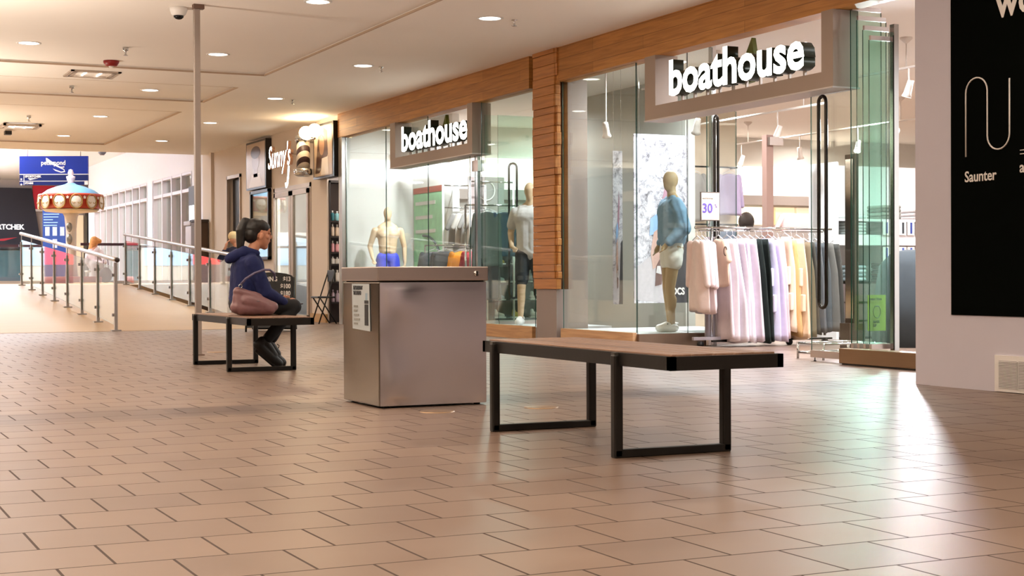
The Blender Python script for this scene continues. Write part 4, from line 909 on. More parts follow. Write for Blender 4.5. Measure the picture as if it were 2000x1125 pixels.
items = [  # px, ztop, zbot, colour, kind, width, label
 (1362, 1.20, .40, '#e9d6d0', 'top', .17, 'pale peach top, leftmost on the entrance rail'), (1371, 1.20, .38, '#ead7da', 'top', .17, 'pale pink top, second from the left on the entrance rail'), (1379, 1.18, .42, '#e2cfd2', 'top', .16, 'dusty pink top, third from the left on the entrance rail'),
 (1403, 1.21, .68, '#ecd3bd', 'top', .17, 'cream short sleeved top with dark trim hanging in front of lilac trousers'), (1408, 1.13, .09, '#e2d5dc', 'pants', .20, 'pale lilac trousers directly behind the cream top'),
 (1420, 1.21, .06, '#e6dbe2', 'pants', .21, 'lilac trousers right of the cream top'), (1431, 1.21, .05, '#e8dfe8', 'dress', .2, 'wide lilac trousers in the middle of the lilac group'), (1442, 1.21, .07, '#e0d4df', 'pants', .2, 'lilac trousers with a fold, fourth of the lilac group'),
 (1453, 1.22, .05, '#e7dfea', 'dress', .2, 'lilac wide leg trousers near the dark green pair'), (1464, 1.21, .06, '#dfd1dc', 'pants', .2, 'lilac trousers touching the dark green pair'),
 (1476, 1.21, .04, '#12201d', 'pants', .18, 'dark green trousers, left of the two dark ones'), (1488, 1.21, .05, '#0d1a18', 'pants', .18, 'dark green trousers, right of the two dark ones'),
 (1500, 1.22, .06, '#d6d2ee', 'cargo', .19, 'bluish lilac cargo trousers right of the dark green pair'), (1511, 1.20, .05, '#dccde4', 'pants', .18, 'lilac trousers between the bluish cargo and the cream cargo'), (1520, 1.18, .09, '#e6cfd2', 'pants', .17, 'pinkish trousers just left of the cream cargo trousers'),
 (1533, 1.24, .16, '#f3dcc4', 'cargo', .20, 'cream cargo trousers with a big thigh pocket'), (1546, 1.20, .10, '#d9b079', 'pants', .16, 'tan trousers half hidden between cream cargo trousers'), (1556, 1.22, .07, '#eed3b4', 'cargo', .20, 'peach cargo trousers left of the olive ones'),
 (1570, 1.18, .10, '#7d6f58', 'pants', .19, 'olive brown trousers at the right of the cream ones'), (1580, 1.18, .12, '#4b453f', 'pants', .17, 'dark brown trousers behind the tall door handle'), (1592, 1.18, .14, '#6b6b70', 'pants', .17, 'grey trousers seen through the right glass door'),
 (1604, 1.17, .15, '#5e6166', 'pants', .17, 'slate grey trousers through the glass between the handle bars'), (1616, 1.17, .15, '#75706c', 'pants', .17, 'warm grey trousers near the right end of the rail'), (1628, 1.16, .18, '#4a4744', 'pants', .16, 'charcoal trousers at the right end of the rail')]
for i, (px, zt, zb, c, kd, w, l) in enumerate(items):
    garment(pxx(px, RY), RY, zt, zb, c, l, G, kind=('pants' if kd == 'cargo' else kd), w=w, th=.030 if kd == 'top' else .036, seed=i, sway=.03+.02*math.sin(i*2.1))
    if kd == 'cargo':
        o = COL.objects[-1]
        r = [q for q in COL.objects if q.parent is None and q.get('label') == l][0]; x = r.location.x
        P('cargo_pocket', MB().rbox(x-.075, x-.03, RY-.17, RY-.01, zt-.55, zt-.34, .012, 2), mat('cloth_'+c, c), r)
        P('cargo_pocket', MB().rbox(x-.06, x-.015, RY-.20, RY-.05, zt-.84, zt-.64, .012, 2), mat('cloth_'+c, c), r)
    if 'dark trim' in l:
        r = [q for q in COL.objects if q.parent is None and q.get('label') == l][0]
        P('sleeve_trim', MB().tube([(r.location.x-.03+.02*math.cos(a*PI/6), RY-.19, zt-.14+.05*math.sin(a*PI/6)) for a in range(12)], .006, 6, closed=True), mat('trim_brown', '#4b3526', .6), r)
o = E('sale_sign', (9.25, RY-.03, RAILZ), 'framed sale notice reading 30 on top of the clothes rail', 'sign')
P('frame', MB().box(9.12, 9.37, RY-.06, RY-.045, 1.41, 1.73), mat('sale_frame', '#6d625a', .4, .3), o); P('paper', MB().box(9.13, 9.36, RY-.064, RY-.06, 1.42, 1.72), mat('sale_paper', '#f0dccb', .5), o)
pur = mat('sale_purple', '#6b58b0', .5)
text_obj('figure', '30', .145, (9.135, RY-.066, 1.50), '-Y', pur, o, .002, bold=.004, sx=.95); text_obj('percent_sign', '%', .06, (9.30, RY-.066, 1.555), '-Y', pur, o, .002, sx=.8)
text_obj('heading', 'SELECTED STYLES', .022, (9.14, RY-.066, 1.65), '-Y', tg, o, .002, sx=.8); P('stem', MB().tube([(9.25, RY-.05, 1.41), (9.25, RY-.01, RAILZ)], .006, 6), chrome, o)

# back wall of the store: lit valance, grey band, niches
lit = mat('lit_valance', '#fff6ea', .6, emit='#fff3e4', es=1.25, noise=.02)  # emission stands in for lamplight on an overexposed wall band
o = E('lit_valance', (16, 24.45, 2.33), 'white valance, lamplight painted in as glow, along the back wall of the right store', 'valance'); P('panel', MB().box(10.2, 21.8, 24.42, 24.495, 2.34, 2.9), lit, o); P('grey_rail', MB().box(10.2, 21.8, 24.36, 24.495, 2.16, 2.34), mat('valance_grey', '#a59a94', .6), o)
nm = ['pale lit niche panel on the back wall above the rail, leftmost', 'yellow niche panel on the back wall', 'cream niche panel beside the yellow one', 'cream niche panel right of the pink shirt', 'cream niche panel near the brick patch']
for k, (a, b_, c, em) in enumerate(((16.4, 17.0, '#fff1d2', .9), (17.05, 17.25, '#f2b24a', .4), (17.3, 17.75, '#fbe0b8', .6), (17.8, 18.3, '#f6dcc0', .5), (19.3, 21.6, '#f6e2c8', .5))):
    o = tag(P('niche_panel', MB().box(a, b_, 24.44, 24.495, 1.78, 2.12), mat('niche%d' % k, c, .6, emit=c, es=em)), nm[k], 'niche panel', 'lit niche panels on the back wall')
brick = wood_mat('niche_brick', '#cf9a5e', '#b87f48', '#e8c79c', .16, .06, (0, 2), .008)
tag(P('brick_panel', MB().box(18.32, 19.25, 24.43, 24.495, 1.5, 2.14), brick), 'small orange brick patch on the back wall between the door handle bars', 'brick panel')
tag(P('grey_wall_panel', MB().box(10.2, 18.3, 24.44, 24.495, .0, 1.76), mat('wallp_grey', '#b3aaa6', .6, noise=.05)), 'plain grey wall panel under the lit niches', 'wall panel')
tag(P('display_counter', MB().rbox(15.7, 18.4, 23.4, 24.3, 0, 1.62, .01, 1), mat('wallp_grey', '#b3aaa6')), 'tall grey display counter at the back of the store under the pink shirt', 'counter')
o = E('pink_shirt', (17.6, 24.1, 1.3), 'pale pink t-shirt standing above the rail at the back of the store', 'shirt'); P('body', MB().rbox(17.3, 18.0, 24.2, 24.26, 1.62, 2.0, .03, 3), mat('cloth_pink', '#f3d5dc', .8, noise=.05), o)
for s_, sx_ in ((-1, 17.3), (1, 18.0)): P('sleeve', MB().caps((sx_, 24.23, 1.92), .06, (sx_+s_*.12, 24.23, 1.72), .05), mat('cloth_pink', '#f3d5dc'), o)
o = E('round_hat', (16.3, 23.6, 1.55), 'round dark brown cap above the lilac clothes, at the back of the store', 'cap'); P('hat_body', MB().ell((16.05, 23.6, 1.80), .16, .12, .18), mat('cap_black', '#2a211e', .6), o); P('brim', MB().ell((16.0, 23.52, 1.70), .13, .12, .02), mat('cap_black', '#2a211e'), o)
for i, (px, Y, zt, zb, c, l) in enumerate(((1425, 20.1, 2.40, 1.75, '#a79ab8', 'lavender sweater hung high on the beige wall left of the lit valance'), (1356, 20.1, 2.40, 1.65, '#8f8a88', 'grey sweater behind the blue dressed mannequin'), (1422, 20.1, 1.50, .7, '#3c4f6b', 'navy jeans hung below the lavender sweater'))):
    g_ = garment(pxx(px, Y), Y, zt, zb, c, l, 'clothes on the inner wall', kind='top' if i < 2 else 'pants', w=.22, th=.05, ang=PI/2, seed=40+i)
mb = MB(); mb.box(10.85, 13.6, 20.3, 20.4, 0, 3.46); ST('wall_fitting_room', mb, mat('fitting_beige', '#dccbb8', .7, noise=.03))
for z in (2.5, 1.6): 
    o = tag(P('wall_rail', MB().tube([(11.6, 20.29, z), (11.6, 20.1, z), (13.5, 20.1, z), (13.5, 20.29, z)], .014, 8), dark_metal), 'dark wall rail on the beige wall, %s of two' % ('upper' if z > 2 else 'lower'), 'rail', 'rails on the beige wall')
# display poster in the right window
def poster(x0, x1, y, z0, z1, lab, txt):
    o = E('display_poster', ((x0+x1)/2, y, z0), lab, 'poster', 'monochrome posters in the right window')
    m = mat('poster_rock', '#a9a4ab', .6)
    if not m.get('done'):
        m['done'] = 1; nt = m.node_tree; b = nt.nodes['Principled BSDF']; g = nt.nodes.new('ShaderNodeNewGeometry')
        nz = nt.nodes.new('ShaderNodeTexNoise'); nz.inputs['Scale'].default_value = 9; nz.inputs['Detail'].default_value = 12; nz.inputs['Roughness'].default_value = .8; nz.inputs['Distortion'].default_value = .5
        cr = nt.nodes.new('ShaderNodeValToRGB'); e = cr.color_ramp.elements; e[0].position = .36; e[0].color = (*lin('#3a3540'), 1); e[1].position = .54; e[1].color = (*lin('#cbc7d0'), 1)
        nt.links.new(g.outputs['Position'], nz.inputs['Vector']); nt.links.new(nz.outputs['Fac'], cr.inputs[0]); nt.links.new(cr.outputs[0], b.inputs['Base Color'])
    P('print', MB().box(x0, x1, y-.006, y+.006, z0, z1), m, o)
    w = x1-x0; h = z1-z0
    def pg(name, pts, c, k): P(name, MB().poly([(x0+u*w, y-.007-.001*k, z0+v*h) for u, v in pts], (0, -.001, 0)), mat('pst_'+c, c, .6, noise=.15, nscale=25), o)
    pg('dark_corner', [(.62, 0), (1, 0), (1, .42), (.8, .40), (.66, .2)], '#2e2c31', 0)
    pg('pale_ground', [(0, .02), (.55, .0), (.78, .38), (.6, .45), (.3, .28), (0, .2)], '#b5acb1', 1)
    pg('pink_dress', [(.50, .44), (.62, .50), (.68, .66), (.60, .74), (.52, .62), (.44, .5)], '#a07588', 2)
    pg('blue_shorts', [(.28, .40), (.48, .42), (.55, .49), (.46, .54), (.3, .50)], '#86a6d2', 3)
    pg('legs', [(.34, .20), (.44, .22), (.50, .33), (.44, .44), (.36, .42), (.30, .3)], '#b8958a', 4)
    pg('brown_boot', [(.38, .10), (.50, .11), (.54, .2), (.48, .27), (.40, .22)], '#6a4f4a', 5)
    pg('light_clog', [(.40, .18), (.5, .17), (.48, .22), (.42, .22)], '#c9c3c4', 6)
    if txt: text_obj('lettering', txt, .12, (x0+.68*w, y-.02, z0+.05*h), '-Y', wl, o, .003, bold=.004, sx=.8)
    for u in (.1, .9): P('hang_cord', MB().tube([(x0+u*w, y, z1), (x0+u*w, y, 3.46)], .002, 5), chrome, o)
poster(9.42, 10.20, 16.30, .46, 2.56, 'large grey poster of a seated figure behind the mannequin in the blue top', 'OCS')
poster(8.90, 9.03, 15.9, .46, 2.30, 'narrow strip of a second poster beside the grey window column', '')
# green poster on the partition of the left window
o = E('green_poster', (9.74, 23.7, .4), 'green poster with red top edge and white lines of print in the left window', 'poster')
gm = mat('poster_green', '#a3d8aa', .5, noise=.35, nscale=5); P('print', MB().box(9.735, 9.748, 23.1, 24.42, .35, 2.32), gm, o); P('red_edge', MB().box(9.728, 9.735, 23.1, 24.42, 2.22, 2.32), mat('green_red', '#a8513c', .5), o)
for k, z in enumerate((2.02, 1.78, 1.54)): P('white_text_line', MB().box(9.728, 9.735, 23.45+.12*(k%2), 24.33, z, z+.06), wl, o)
P('dark_arc', MB().tube([(9.714, 23.95-.75*math.sin(a*PI/16)-.0, 1.5-.45*(1-math.cos(a*PI/16))) for a in range(8)], .02, 6), mat('arc_dark', '#3c4a4a', .5), o)
for k, (y, z) in enumerate(((23.4, .8), (24.0, 1.0), (23.7, .65))): P('pale_leaf', MB().tube([(9.722, y+.16*math.cos(a*PI/7), z+.2*math.sin(a*PI/7)) for a in range(14)], .012, 6, closed=True), mat('leaf_pale', '#bfe0bd', .5), o)
# white shelving frame and hanging clothes in the left store
o = E('clothes_rack', (10.0, 22.4, 0), 'white metal garment frame in the left store', 'clothes rail')
for (x, y) in ((9.55, 21.6), (10.3, 21.6), (9.55, 22.68), (10.3, 22.68)): P('upright', MB().tube([(x, y, 0), (x, y, 2.3)], .018, 8), whitep, o)
for z in (1.92, 1.27, 2.28):
    P('cross_bar', MB().tube([(9.93, 21.6, z), (9.93, 22.68, z)], .012, 8), chrome, o)
    for y in (21.6, 22.68): P('cross_bar', MB().tube([(9.55, y, z), (10.3, y, z)], .012, 8), chrome, o)
gl = ['light grey sweatshirt, front one on the upper rail of the left store', 'beige sweatshirt behind the front grey one', 'pale grey sweatshirt, third on the upper rail', 'white sweatshirt, fourth on the upper rail', 'grey sweatshirt at the back of the upper rail']
for k, c in enumerate(('#8f8c8a', '#c9bcae', '#aaa6a3', '#d9d2c9', '#96928f')): garment(9.93-.02*k, 21.72+.2*k, 1.82, 1.30, c, gl[k], 'sweatshirts on the upper rail', kind='top', w=.26, th=.05, ang=PI/2, seed=60+k)
for k, (x, y, c, l) in enumerate(((9.72, 21.75, '#a3162a', 'dark red t-shirt on the lower rail above the steel bin'), (9.60, 21.95, '#f79a1c', 'orange t-shirt behind the dark red one'), (9.40, 22.2, '#3a3a3c', 'charcoal t-shirt left of the orange one'), (9.28, 22.4, '#4a4c50', 'dark grey t-shirt left of the charcoal one'))):
    garment(x, y, 1.20, .5, c, l, 't-shirts on the lower rail', kind='top', w=.27, th=.075, ang=PI/2, seed=70+k)
o = E('slanted_rail', (9.5, 22.05, 0), 'slanted chrome rail with coloured t-shirts in the left store', 'clothes rail')
P('bar', MB().tube([(9.84, 21.6, 1.30), (9.18, 22.55, 1.30)], .012, 8), chrome, o)
for (x, y) in ((9.84, 21.6), (9.18, 22.55)): P('upright', MB().tube([(x, y, 0), (x, y, 1.30)], .014, 8), chrome, o)
o = E('grey_logo_board', (10.4, 22.3, 1.9), 'grey square board with a pale emblem behind the left sign post', 'sign'); P('board', MB().box(10.1, 10.75, 22.9, 22.93, 2.0, 2.45), mat('board_grey', '#a39b98', .6), o)
P('emblem', MB().tube([(10.42+.15*math.cos(a*PI/8), 22.89, 2.22+.16*math.sin(a*PI/8)) for a in range(16)], .012, 6, closed=True), wl, o)
P('hanger_wire', MB().tube([(10.42, 22.91, 2.45), (10.42, 22.91, 3.46)], .004, 5), chrome, o)
for k, (px, Y, zt, zb, c, l) in enumerate(((952, 20.75, 1.77, .95, '#7c8a88', 'grey green sweater seen through the folded glass of the left store'), (988, 20.75, 1.77, 1.1, '#5d7690', 'blue jacket hanging behind the green glass of the left store'), (950, 20.75, 1.12, .45, '#4f4b50', 'dark trousers under the grey green sweater'))):
    garment(pxx(px, Y), Y, zt, zb, c, l, 'clothes behind the left glass stack', kind='top' if k < 2 else 'pants', w=.24, th=.05, ang=PI/2, seed=80+k)
o = E('garment_stand', (10.0, 20.8, 0), 'chrome stand carrying the blue jacket behind the green glass', 'clothes rail')
P('bar', MB().tube([(9.1, 20.75, 1.87), (10.6, 20.75, 1.87)], .012, 8), chrome, o); P('bar', MB().tube([(9.1, 20.75, 1.22), (10.6, 20.75, 1.22)], .012, 8), chrome, o)
for x in (9.1, 10.6): P('upright', MB().tube([(x, 20.75, 0), (x, 20.75, 1.87)], .016, 8), chrome, o)
# shoe shelf
ssf = E('shoe_shelf', (11.0, 22.2, 0), 'dark shoe shelf behind the left glass stack', 'shelf')
P('back_panel', MB().box(10.2, 12.2, 22.5, 22.53, 0, 1.5), mat('shoe_back', '#59605f', .6), ssf)
for x in (10.2, 12.2): P('side_panel', MB().box(x-.02, x+.02, 22.15, 22.53, 0, 1.5), dark_sh, ssf)
shoe0 = None; cols = ['#e8e6e2', '#3a4650', '#d9c26a', '#7f9aa6', '#f2f0ee', '#2c3034', '#b9cdd2']
sidx = ['lowest', 'second', 'third', 'fourth', 'top']
for r_ in range(5):
    z = .12+.29*r_; P('board', MB().box(10.2, 12.2, 22.15, 22.5, z-.025, z), dark_sh, ssf)
    for k in range(6):
        x = 10.36+k*.33; c = cols[(r_*3+k*2) % 7]
        o = E('shoe', (x, 22.3, z), '%s shoe on the %s shelf of the shoe display, %s from the left' % ({'#e8e6e2': 'off-white', '#3a4650': 'slate', '#d9c26a': 'yellow', '#7f9aa6': 'blue grey', '#f2f0ee': 'white', '#2c3034': 'black', '#b9cdd2': 'pale blue'}[c], sidx[r_], OW[k]), 'shoe', 'shoes on the dark shelf')
        P('upper', MB().caps((x-.05, 22.3, z+.065), .045, (x+.07, 22.3, z+.045), .034).caps((x-.055, 22.3, z+.09), .035, (x-.06, 22.3, z+.12), .03), mat('shoe_'+c, c, .5), o)
        P('sole', MB().rbox(x-.11, x+.12, 22.26, 22.34, z, z+.025, .01, 2), whitep, o)
# folded clothes shelf at the far right
fs_ = E('display_shelf', (12.6, 15.4, 0), 'white and brown display shelf with folded clothes beside the hoarding', 'shelf')
wsh = mat('shelf_white', '#e9e4e6', .5); bsh = mat('shelf_brown', '#6a5a5a', .5, noise=.08)
P('cabinet', MB().box(11.7, 13.9, 15.2, 15.75, .03, .72), bsh, fs_); P('toe_kick', MB().box(11.75, 13.85, 15.24, 15.7, 0, .03), black, fs_)
for z in (.22, .45): P('drawer_gap', MB().box(11.72, 13.88, 15.19, 15.21, z, z+.02), black, fs_)
for (z, h) in ((.30, .05), (.10, .045)): P('label_holder', MB().box(12.3, 12.75, 15.17, 15.2, z, z+h), whitep, fs_)
P('back_panel', MB().box(11.7, 13.9, 15.72, 15.75, .72, 2.2), wsh, fs_)
for z in (.72, 1.20, 1.50): P('board', MB().box(11.7, 13.9, 15.2, 15.75, z-.03, z+(.10 if z == 1.20 else 0)), wsh, fs_)
P('side_panel', MB().box(11.66, 11.7, 15.2, 15.75, 0, 2.2), wsh, fs_)
def folded(x, y, z, c, lab, grp, w=.30, d=.32, h=.032):
    o = P('folded_garment', MB().rbox(x-w/2, x+w/2, y-d/2, y+d/2, z, z+h, h*.42, 3), mat('fold_'+c, c, .85, noise=.15, nscale=20, bump=.3)); tag(o, lab, 'folded clothes', grp)
onum = ['bottom', 'second from bottom', 'third from bottom', 'fourth from bottom', 'fifth from bottom', 'sixth from bottom', 'top']
for k in range(7): folded(12.62+.008*math.sin(k*2), 15.38, .72+k*.033, ('#35343a', '#47474e')[k % 2], 'dark folded jeans, %s of the pile beside the hoarding' % onum[k], 'pile of dark folded jeans')
for k in range(4): folded(12.55, 15.38, 1.5+k*.045, ('#6f6f66', '#8a8a80')[k % 2], 'olive grey folded top, %s of the upper pile beside the hoarding' % onum[k], 'pile of olive folded tops', h=.044)
for k in range(3): folded(13.05, 15.38, 1.5+k*.045, '#a8a09c', 'pale grey folded top, %s of the pile next to the olive one' % onum[k], 'pile of pale folded tops', h=.044)
for k in range(4): folded(12.0, 15.38, .72+k*.05, ('#a9b6ba', '#8b989c')[k % 2], 'pale folded sweater, %s of the pile behind the green glass' % onum[k], 'pile of pale sweaters', h=.049)
for k in range(5): folded(12.0, 15.38, 1.30+k*.04 if k < 4 else 1.5, '#b9c0bf', 'light folded knit, %s of the pile on the middle board' % onum[min(k, 3)] if k < 4 else 'single light knit on the top board behind the glass', 'light knits on the middle board', h=.039)
tagc = ['#2b3f8f', '#d8343c', '#22272e', '#2b3f8f', '#3a4fa0']
for r_, z in enumerate((1.30, .98)):
    for k in range(5):
        x = 12.42+k*.13; o = E('hanging_tag', (x, 15.18, z), '%s striped tag card, %s along the %s board edge' % ({'#2b3f8f': 'navy', '#d8343c': 'red', '#22272e': 'black', '#3a4fa0': 'blue'}[tagc[(k+r_) % 5] if r_ == 0 else '#3a4fa0'], OW[k], ('upper', 'lower')[r_]), 'tag', 'tag cards on the board edges')
        P('card', MB().box(x-.055, x+.055, 15.172, 15.178, z, z+.17), whitep, o)
        P('strap', MB().box(x-.012, x+.015, 15.166, 15.172, z+.02, z+.16), mat('tag_'+(tagc[(k+r_) % 5] if r_ == 0 else '#3a4fa0'), tagc[(k+r_) % 5] if r_ == 0 else '#3a4fa0', .6), o)
o = E('clothes_bin', (11.2, 13.2, 0), 'dark garments draped on a stand behind the green glass stack', 'stand'); P('cloth', MB().lathe((11.3, 13.4, 0), [(.42, .0), (.40, .5), (.34, .9), (.2, 1.05), (.05, 1.08)], 28), mat('drape_dark', '#3a4247', .8, noise=.2, nscale=6), o)
o = E('leaning_mirror', (9.9, 12.9, 0), 'tall bronze framed mirror panel between the door handle and the glass stack', 'mirror'); P('frame', MB().box(9.92, 9.97, 12.62, 12.78, .3, 2.05), mat('mirror_frame', '#54463c', .3, .6), o); P('glass', MB().box(9.91, 9.92, 12.64, 12.76, .35, 2.0), mat('mirror_glass', '#b9b9bb', .08, 1), o); P('foot', MB().box(9.85, 10.05, 12.62, 12.78, 0, .3), mat('mirror_frame', '#54463c'), o)
o = E('interior_post', (10.4, 16.8, 0), 'pinkish brown square post in the middle of the entrance opening', 'post'); P('shaft', MB().box(pxx(1498, 15.7), pxx(1511, 15.7), 15.7, 15.8, 0, 2.55), mat('post_brown', '#a28377', .35, .3), o); P('hinge', MB().box(pxx(1500, 15.7), pxx(1526, 15.7), 15.65, 15.72, 2.42, 2.52), steel, o)

# track lights
def spot_head(x, y, z, d, lab, ztr=3.2, on=3):
    o = E('track_spotlight', (x, y, z), lab, 'spotlight', 'track spotlights in the stores'); d = Vector(d).normalized(); c = Vector((x, y, z))
    P('can', MB().tube([c-d*.10, c-d*.02, c+d*.05, c+d*.09], [.035, .04, .045, .06], 16), mat('spot_white', '#d9cfc6', .4), o)
    P('lens', MB().tube([c+d*.085, c+d*.094], [.05, .05], 16), mat('spot_lens%g' % on, '#ffffff', .5, emit='#fff7ee', es=on), o)
    P('arm', MB().tube([c-d*.04, (x, y, z+.13), (x, y, ztr)], .009, 8), mat('spot_white', '#d9cfc6'), o); return o
def track(p0, p1, z, lab, drops):
    o = E('light_track', p0+(z,), lab, 'light track', 'ceiling light tracks'); P('bar', MB().tube([p0+(z,), p1+(z,)], .016, 8), mat('spot_white', '#d9cfc6'), o)
    for (x, y) in drops: P('drop_rod', MB().tube([(x, y, z), (x, y, 3.46)], .008, 8), mat('spot_white', '#d9cfc6'), o); P('canopy', MB().lathe((x, y, 3.44), [(.01, -.05), (.07, .0), (.07, .02)], 18), mat('spot_white', '#d9cfc6'), o)
track((11.31, 12.3), (11.31, 16.5), 3.12, 'light track near the hoarding, above the folded clothes', [(11.31, 13.47), (11.31, 16.0)])
spot_head(11.31, 13.43, 2.88, (-.1, .3, -1), 'white spotlight can hanging left of the hoarding edge', 3.12)
spot_head(11.82, 14.28, 2.52, (-.62, -.72, -.28), 'dazzling spotlight shining out between the glass stack and the hoarding', 3.46, 25)
l = bpy.data.lights.new('entrance_spot_lamp', 'SPOT'); l.energy = 520; l.color = (.93, .94, 1); l.spot_size = 1.2; l.spot_blend = .5; l.shadow_soft_size = .11
q = bpy.data.objects.new('entrance_spot_lamp', l); COL.objects.link(q); q.location = (11.72, 14.17, 2.48); q.rotation_euler = (Vector((4.6, 5.6, 0))-Vector(q.location)).to_track_quat('-Z', 'Y').to_euler()
track((9.9, 15.0), (9.9, 16.9), 3.2, 'light track above the poster in the right window', [(9.9, 15.2), (9.9, 16.7)])
spot_head(9.2, 16.6, 2.62, (.4, .5, -1), 'spotlight left of the poster in the right window', 3.46, 6); spot_head(9.9, 15.6, 2.60, (.2, .6, -1), 'spotlight directly above the poster in the right window', 3.2, 6)
def wspot(loc, tgt, en, size=.9):
    l = bpy.data.lights.new('window_spot_lamp', 'SPOT'); l.energy = en; l.color = COOL; l.spot_size = size; l.spot_blend = .6; l.shadow_soft_size = .04
    q = bpy.data.objects.new('window_spot_lamp', l); COL.objects.link(q); q.location = loc; q.rotation_euler = (Vector(tgt)-Vector(loc)).to_track_quat('-Z', 'Y').to_euler()
wspot((9.5, 15.0, 3.2), (9.7, 16.3, 1.5), 60); wspot((8.9, 15.2, 3.2), (9.0, 16.4, 1.2), 40)
wspot((9.2, 22.0, 3.2), (9.1, 24.4, 1.5), 420, 1.4); wspot((8.9, 17.4, 3.2), (8.85, 18.3, 1.2), 60)
track((9.3, 20.5), (9.3, 24.0), 2.95, 'light track behind the left sign', [(9.3, 21.0), (9.3, 23.5)])
for k, (y, l) in enumerate(((22.9, 'left spotlight of the three under the left sign'), (22.3, 'middle spotlight of the three under the left sign'), (21.8, 'right spotlight of the three under the left sign'))): spot_head(9.3, y, 2.55, (.1-.25*k, .3, -1), l, 2.95)
track((12.5, 16.5), (12.5, 23.5), 3.1, 'light track over the middle of the store', [(12.5, 17), (12.5, 21)]); track((15.0, 16.5), (15.0, 23.5), 3.1, 'light track over the right part of the store', [(15, 18), (15, 22)])
for k, (x, y, d, on, l) in enumerate(((12.5, 17.6, (-.3, .2, -1), 12, 'bright spotlight right of the brown post in the store'), (12.5, 19.2, (.2, .4, -1), 3, 'spotlight behind the brown post'), (15.0, 19.0, (-.5, -.4, -1), 20, 'glaring spotlight between the bars of the tall handle'), (15.0, 20.5, (.3, .2, -1), 4, 'downward spotlight left of the tall handle'), (15.0, 22.2, (-.2, .3, -1), 3, 'small spotlight far back in the store'), (12.5, 21.5, (-.2, .4, -1), 3, 'spotlight near the beige wall in the store'))):
    spot_head(x, y, 2.80, d, l, 3.1, on)

# ================================================================== mannequins
def pose(parts, o, loc, ang):
    pass
def mannequin(loc, ang, h, lab, arms, legs, skinm, torso=False):
    """arms/legs: lists of joint chains in local metres (x front, y left); returns the Empty"""
    o = E('mannequin', loc, lab, 'mannequin', 'shop window mannequins'); k = h/1.85
    R = Matrix.Rotation(ang, 3, 'Z'); L = Vector(loc)
    def T(p): return L + R @ (Vector(p)*k)
    mb = MB()
    def C(a, ra, b_, rb, flat=None): mb.caps(T(a), ra*k, T(b_), rb*k, 16, (R @ Vector(flat[0]), flat[1]) if flat else None)
    mb.ell(T((.01, 0, 1.745)), .092*k, .072*k, .108*k, R, 20, 14); mb.ell(T((.035, 0, 1.695)), .062*k, .052*k, .085*k, R)
    C((-.01, 0, 1.50), .062, (0, 0, 1.66), .05)
    C((0, -.09, 1.40), .115, (0, .09, 1.40), .115, ((1, 0, 0), .85)); C((0, -.05, 1.14), .105, (0, .05, 1.14), .105, ((1, 0, 0), .85)); C((0, -.06, 1.40), .12, (0, -.045, 1.1), .10); C((0, .06, 1.40), .12, (0, .045, 1.1), .10)
    C((-.01, -.09, .95), .10, (-.01, .09, .95), .10); C((-.01, -.12, 1.50), .055, (-.01, -.04, 1.56), .045); C((-.01, .12, 1.50), .055, (-.01, .04, 1.56), .045)
    if torso:
        for s_ in (-1, 1):
            mb.ell(T((.085, s_*.075, 1.38)), .045*k, .085*k, .06*k, R)
            for z in (1.24, 1.17, 1.10): mb.ell(T((.092, s_*.035, z)), .022*k, .032*k, .03*k, R)
    for ch in arms:
        rs = (.058, .044, .03); 
        for i in range(2): C(ch[i], rs[i], ch[i+1], rs[i+1])
        w, hnd = Vector(ch[2]), Vector(ch[3]); d = (hnd-w).normalized(); C(w, .028, w+d*.07, .034, ((0, 1, 0), .6))
        sd = d.cross(Vector((1, 0, 0))); sd = sd.normalized() if sd.length > .1 else Vector((0, 1, 0))
        for q in range(4): b0 = w+d*.09+sd*(.027-.018*q); C(b0, .0095, b0+d*(.05-.006*abs(q-1))+Vector((.012, 0, 0)), .008); 
        C(w+d*.04, .011, w+d*.085+sd*.045+Vector((.01, 0, 0)), .009)
    for ch in legs:
        rs = (.088, .058, .036)
        for i in range(2): C(ch[i], rs[i], ch[i+1], rs[i+1])
        a = Vector(ch[1]).lerp(Vector(ch[2]), .3)+Vector((-.02, 0, 0)); C(a, .054, a+Vector((0, 0, -.08)), .045)
        f = Vector(ch[2]); C(f+Vector((-.02, 0, -.04)), .036, f+Vector((.13, 0, -.05)), .028)
    b = P('body', mb, skinm, o); remesh(b, .011, 5)
    return o, T, R, k
def clogs(o, T, R, k, legs, c='#f2f0ee'):
    m = mat('clog_white', c, .4)
    for ch in legs:
        f = Vector(ch[2]); mb = MB()
        mb.caps(T(f+Vector((-.03, 0, -.035))), .05*k, T(f+Vector((.13, 0, -.04))), .052*k, 14, ((0, 0, 1), .9)); mb.caps(T(f+Vector((.05, 0, -.01))), .045*k, T(f+Vector((.10, 0, -.03))), .045*k)
        s = P('clog', mb, m, o); remesh(s, .009, 2)
        for i in range(3): P('vent_hole', MB().ell(T(f+Vector((.07+.035*i, .045-.02*i, .012-.014*i))), .006, .006, .006, None, 8, 6), mat('hole_dark', '#3a3836', .6), s)
        P('heel_strap', MB().tube([T(f+Vector((.02, .05, -.0))), T(f+Vector((-.06, .03, .02))), T(f+Vector((-.06, -.03, .02))), T(f+Vector((.02, -.05, 0)))], .007, 6), m, s)
def cloth(name, o, T, R, k, chains, col, vox=.011, disp=.012, flatv=None):
    mb = MB()
    for (a, ra, b_, rb) in chains: mb.caps(T(a), ra*k, T(b_), rb*k, 16)
    c = P(name, mb, mat('wear_'+col, col, .85, noise=.08, nscale=12), o); remesh(c, vox, 4, disp, .09); return c
lg = [((0, -.09, .92), (.03, -.11, .50), (0, -.13, .085)), ((0, .09, .92), (.0, .13, .50), (-.03, .19, .085))]
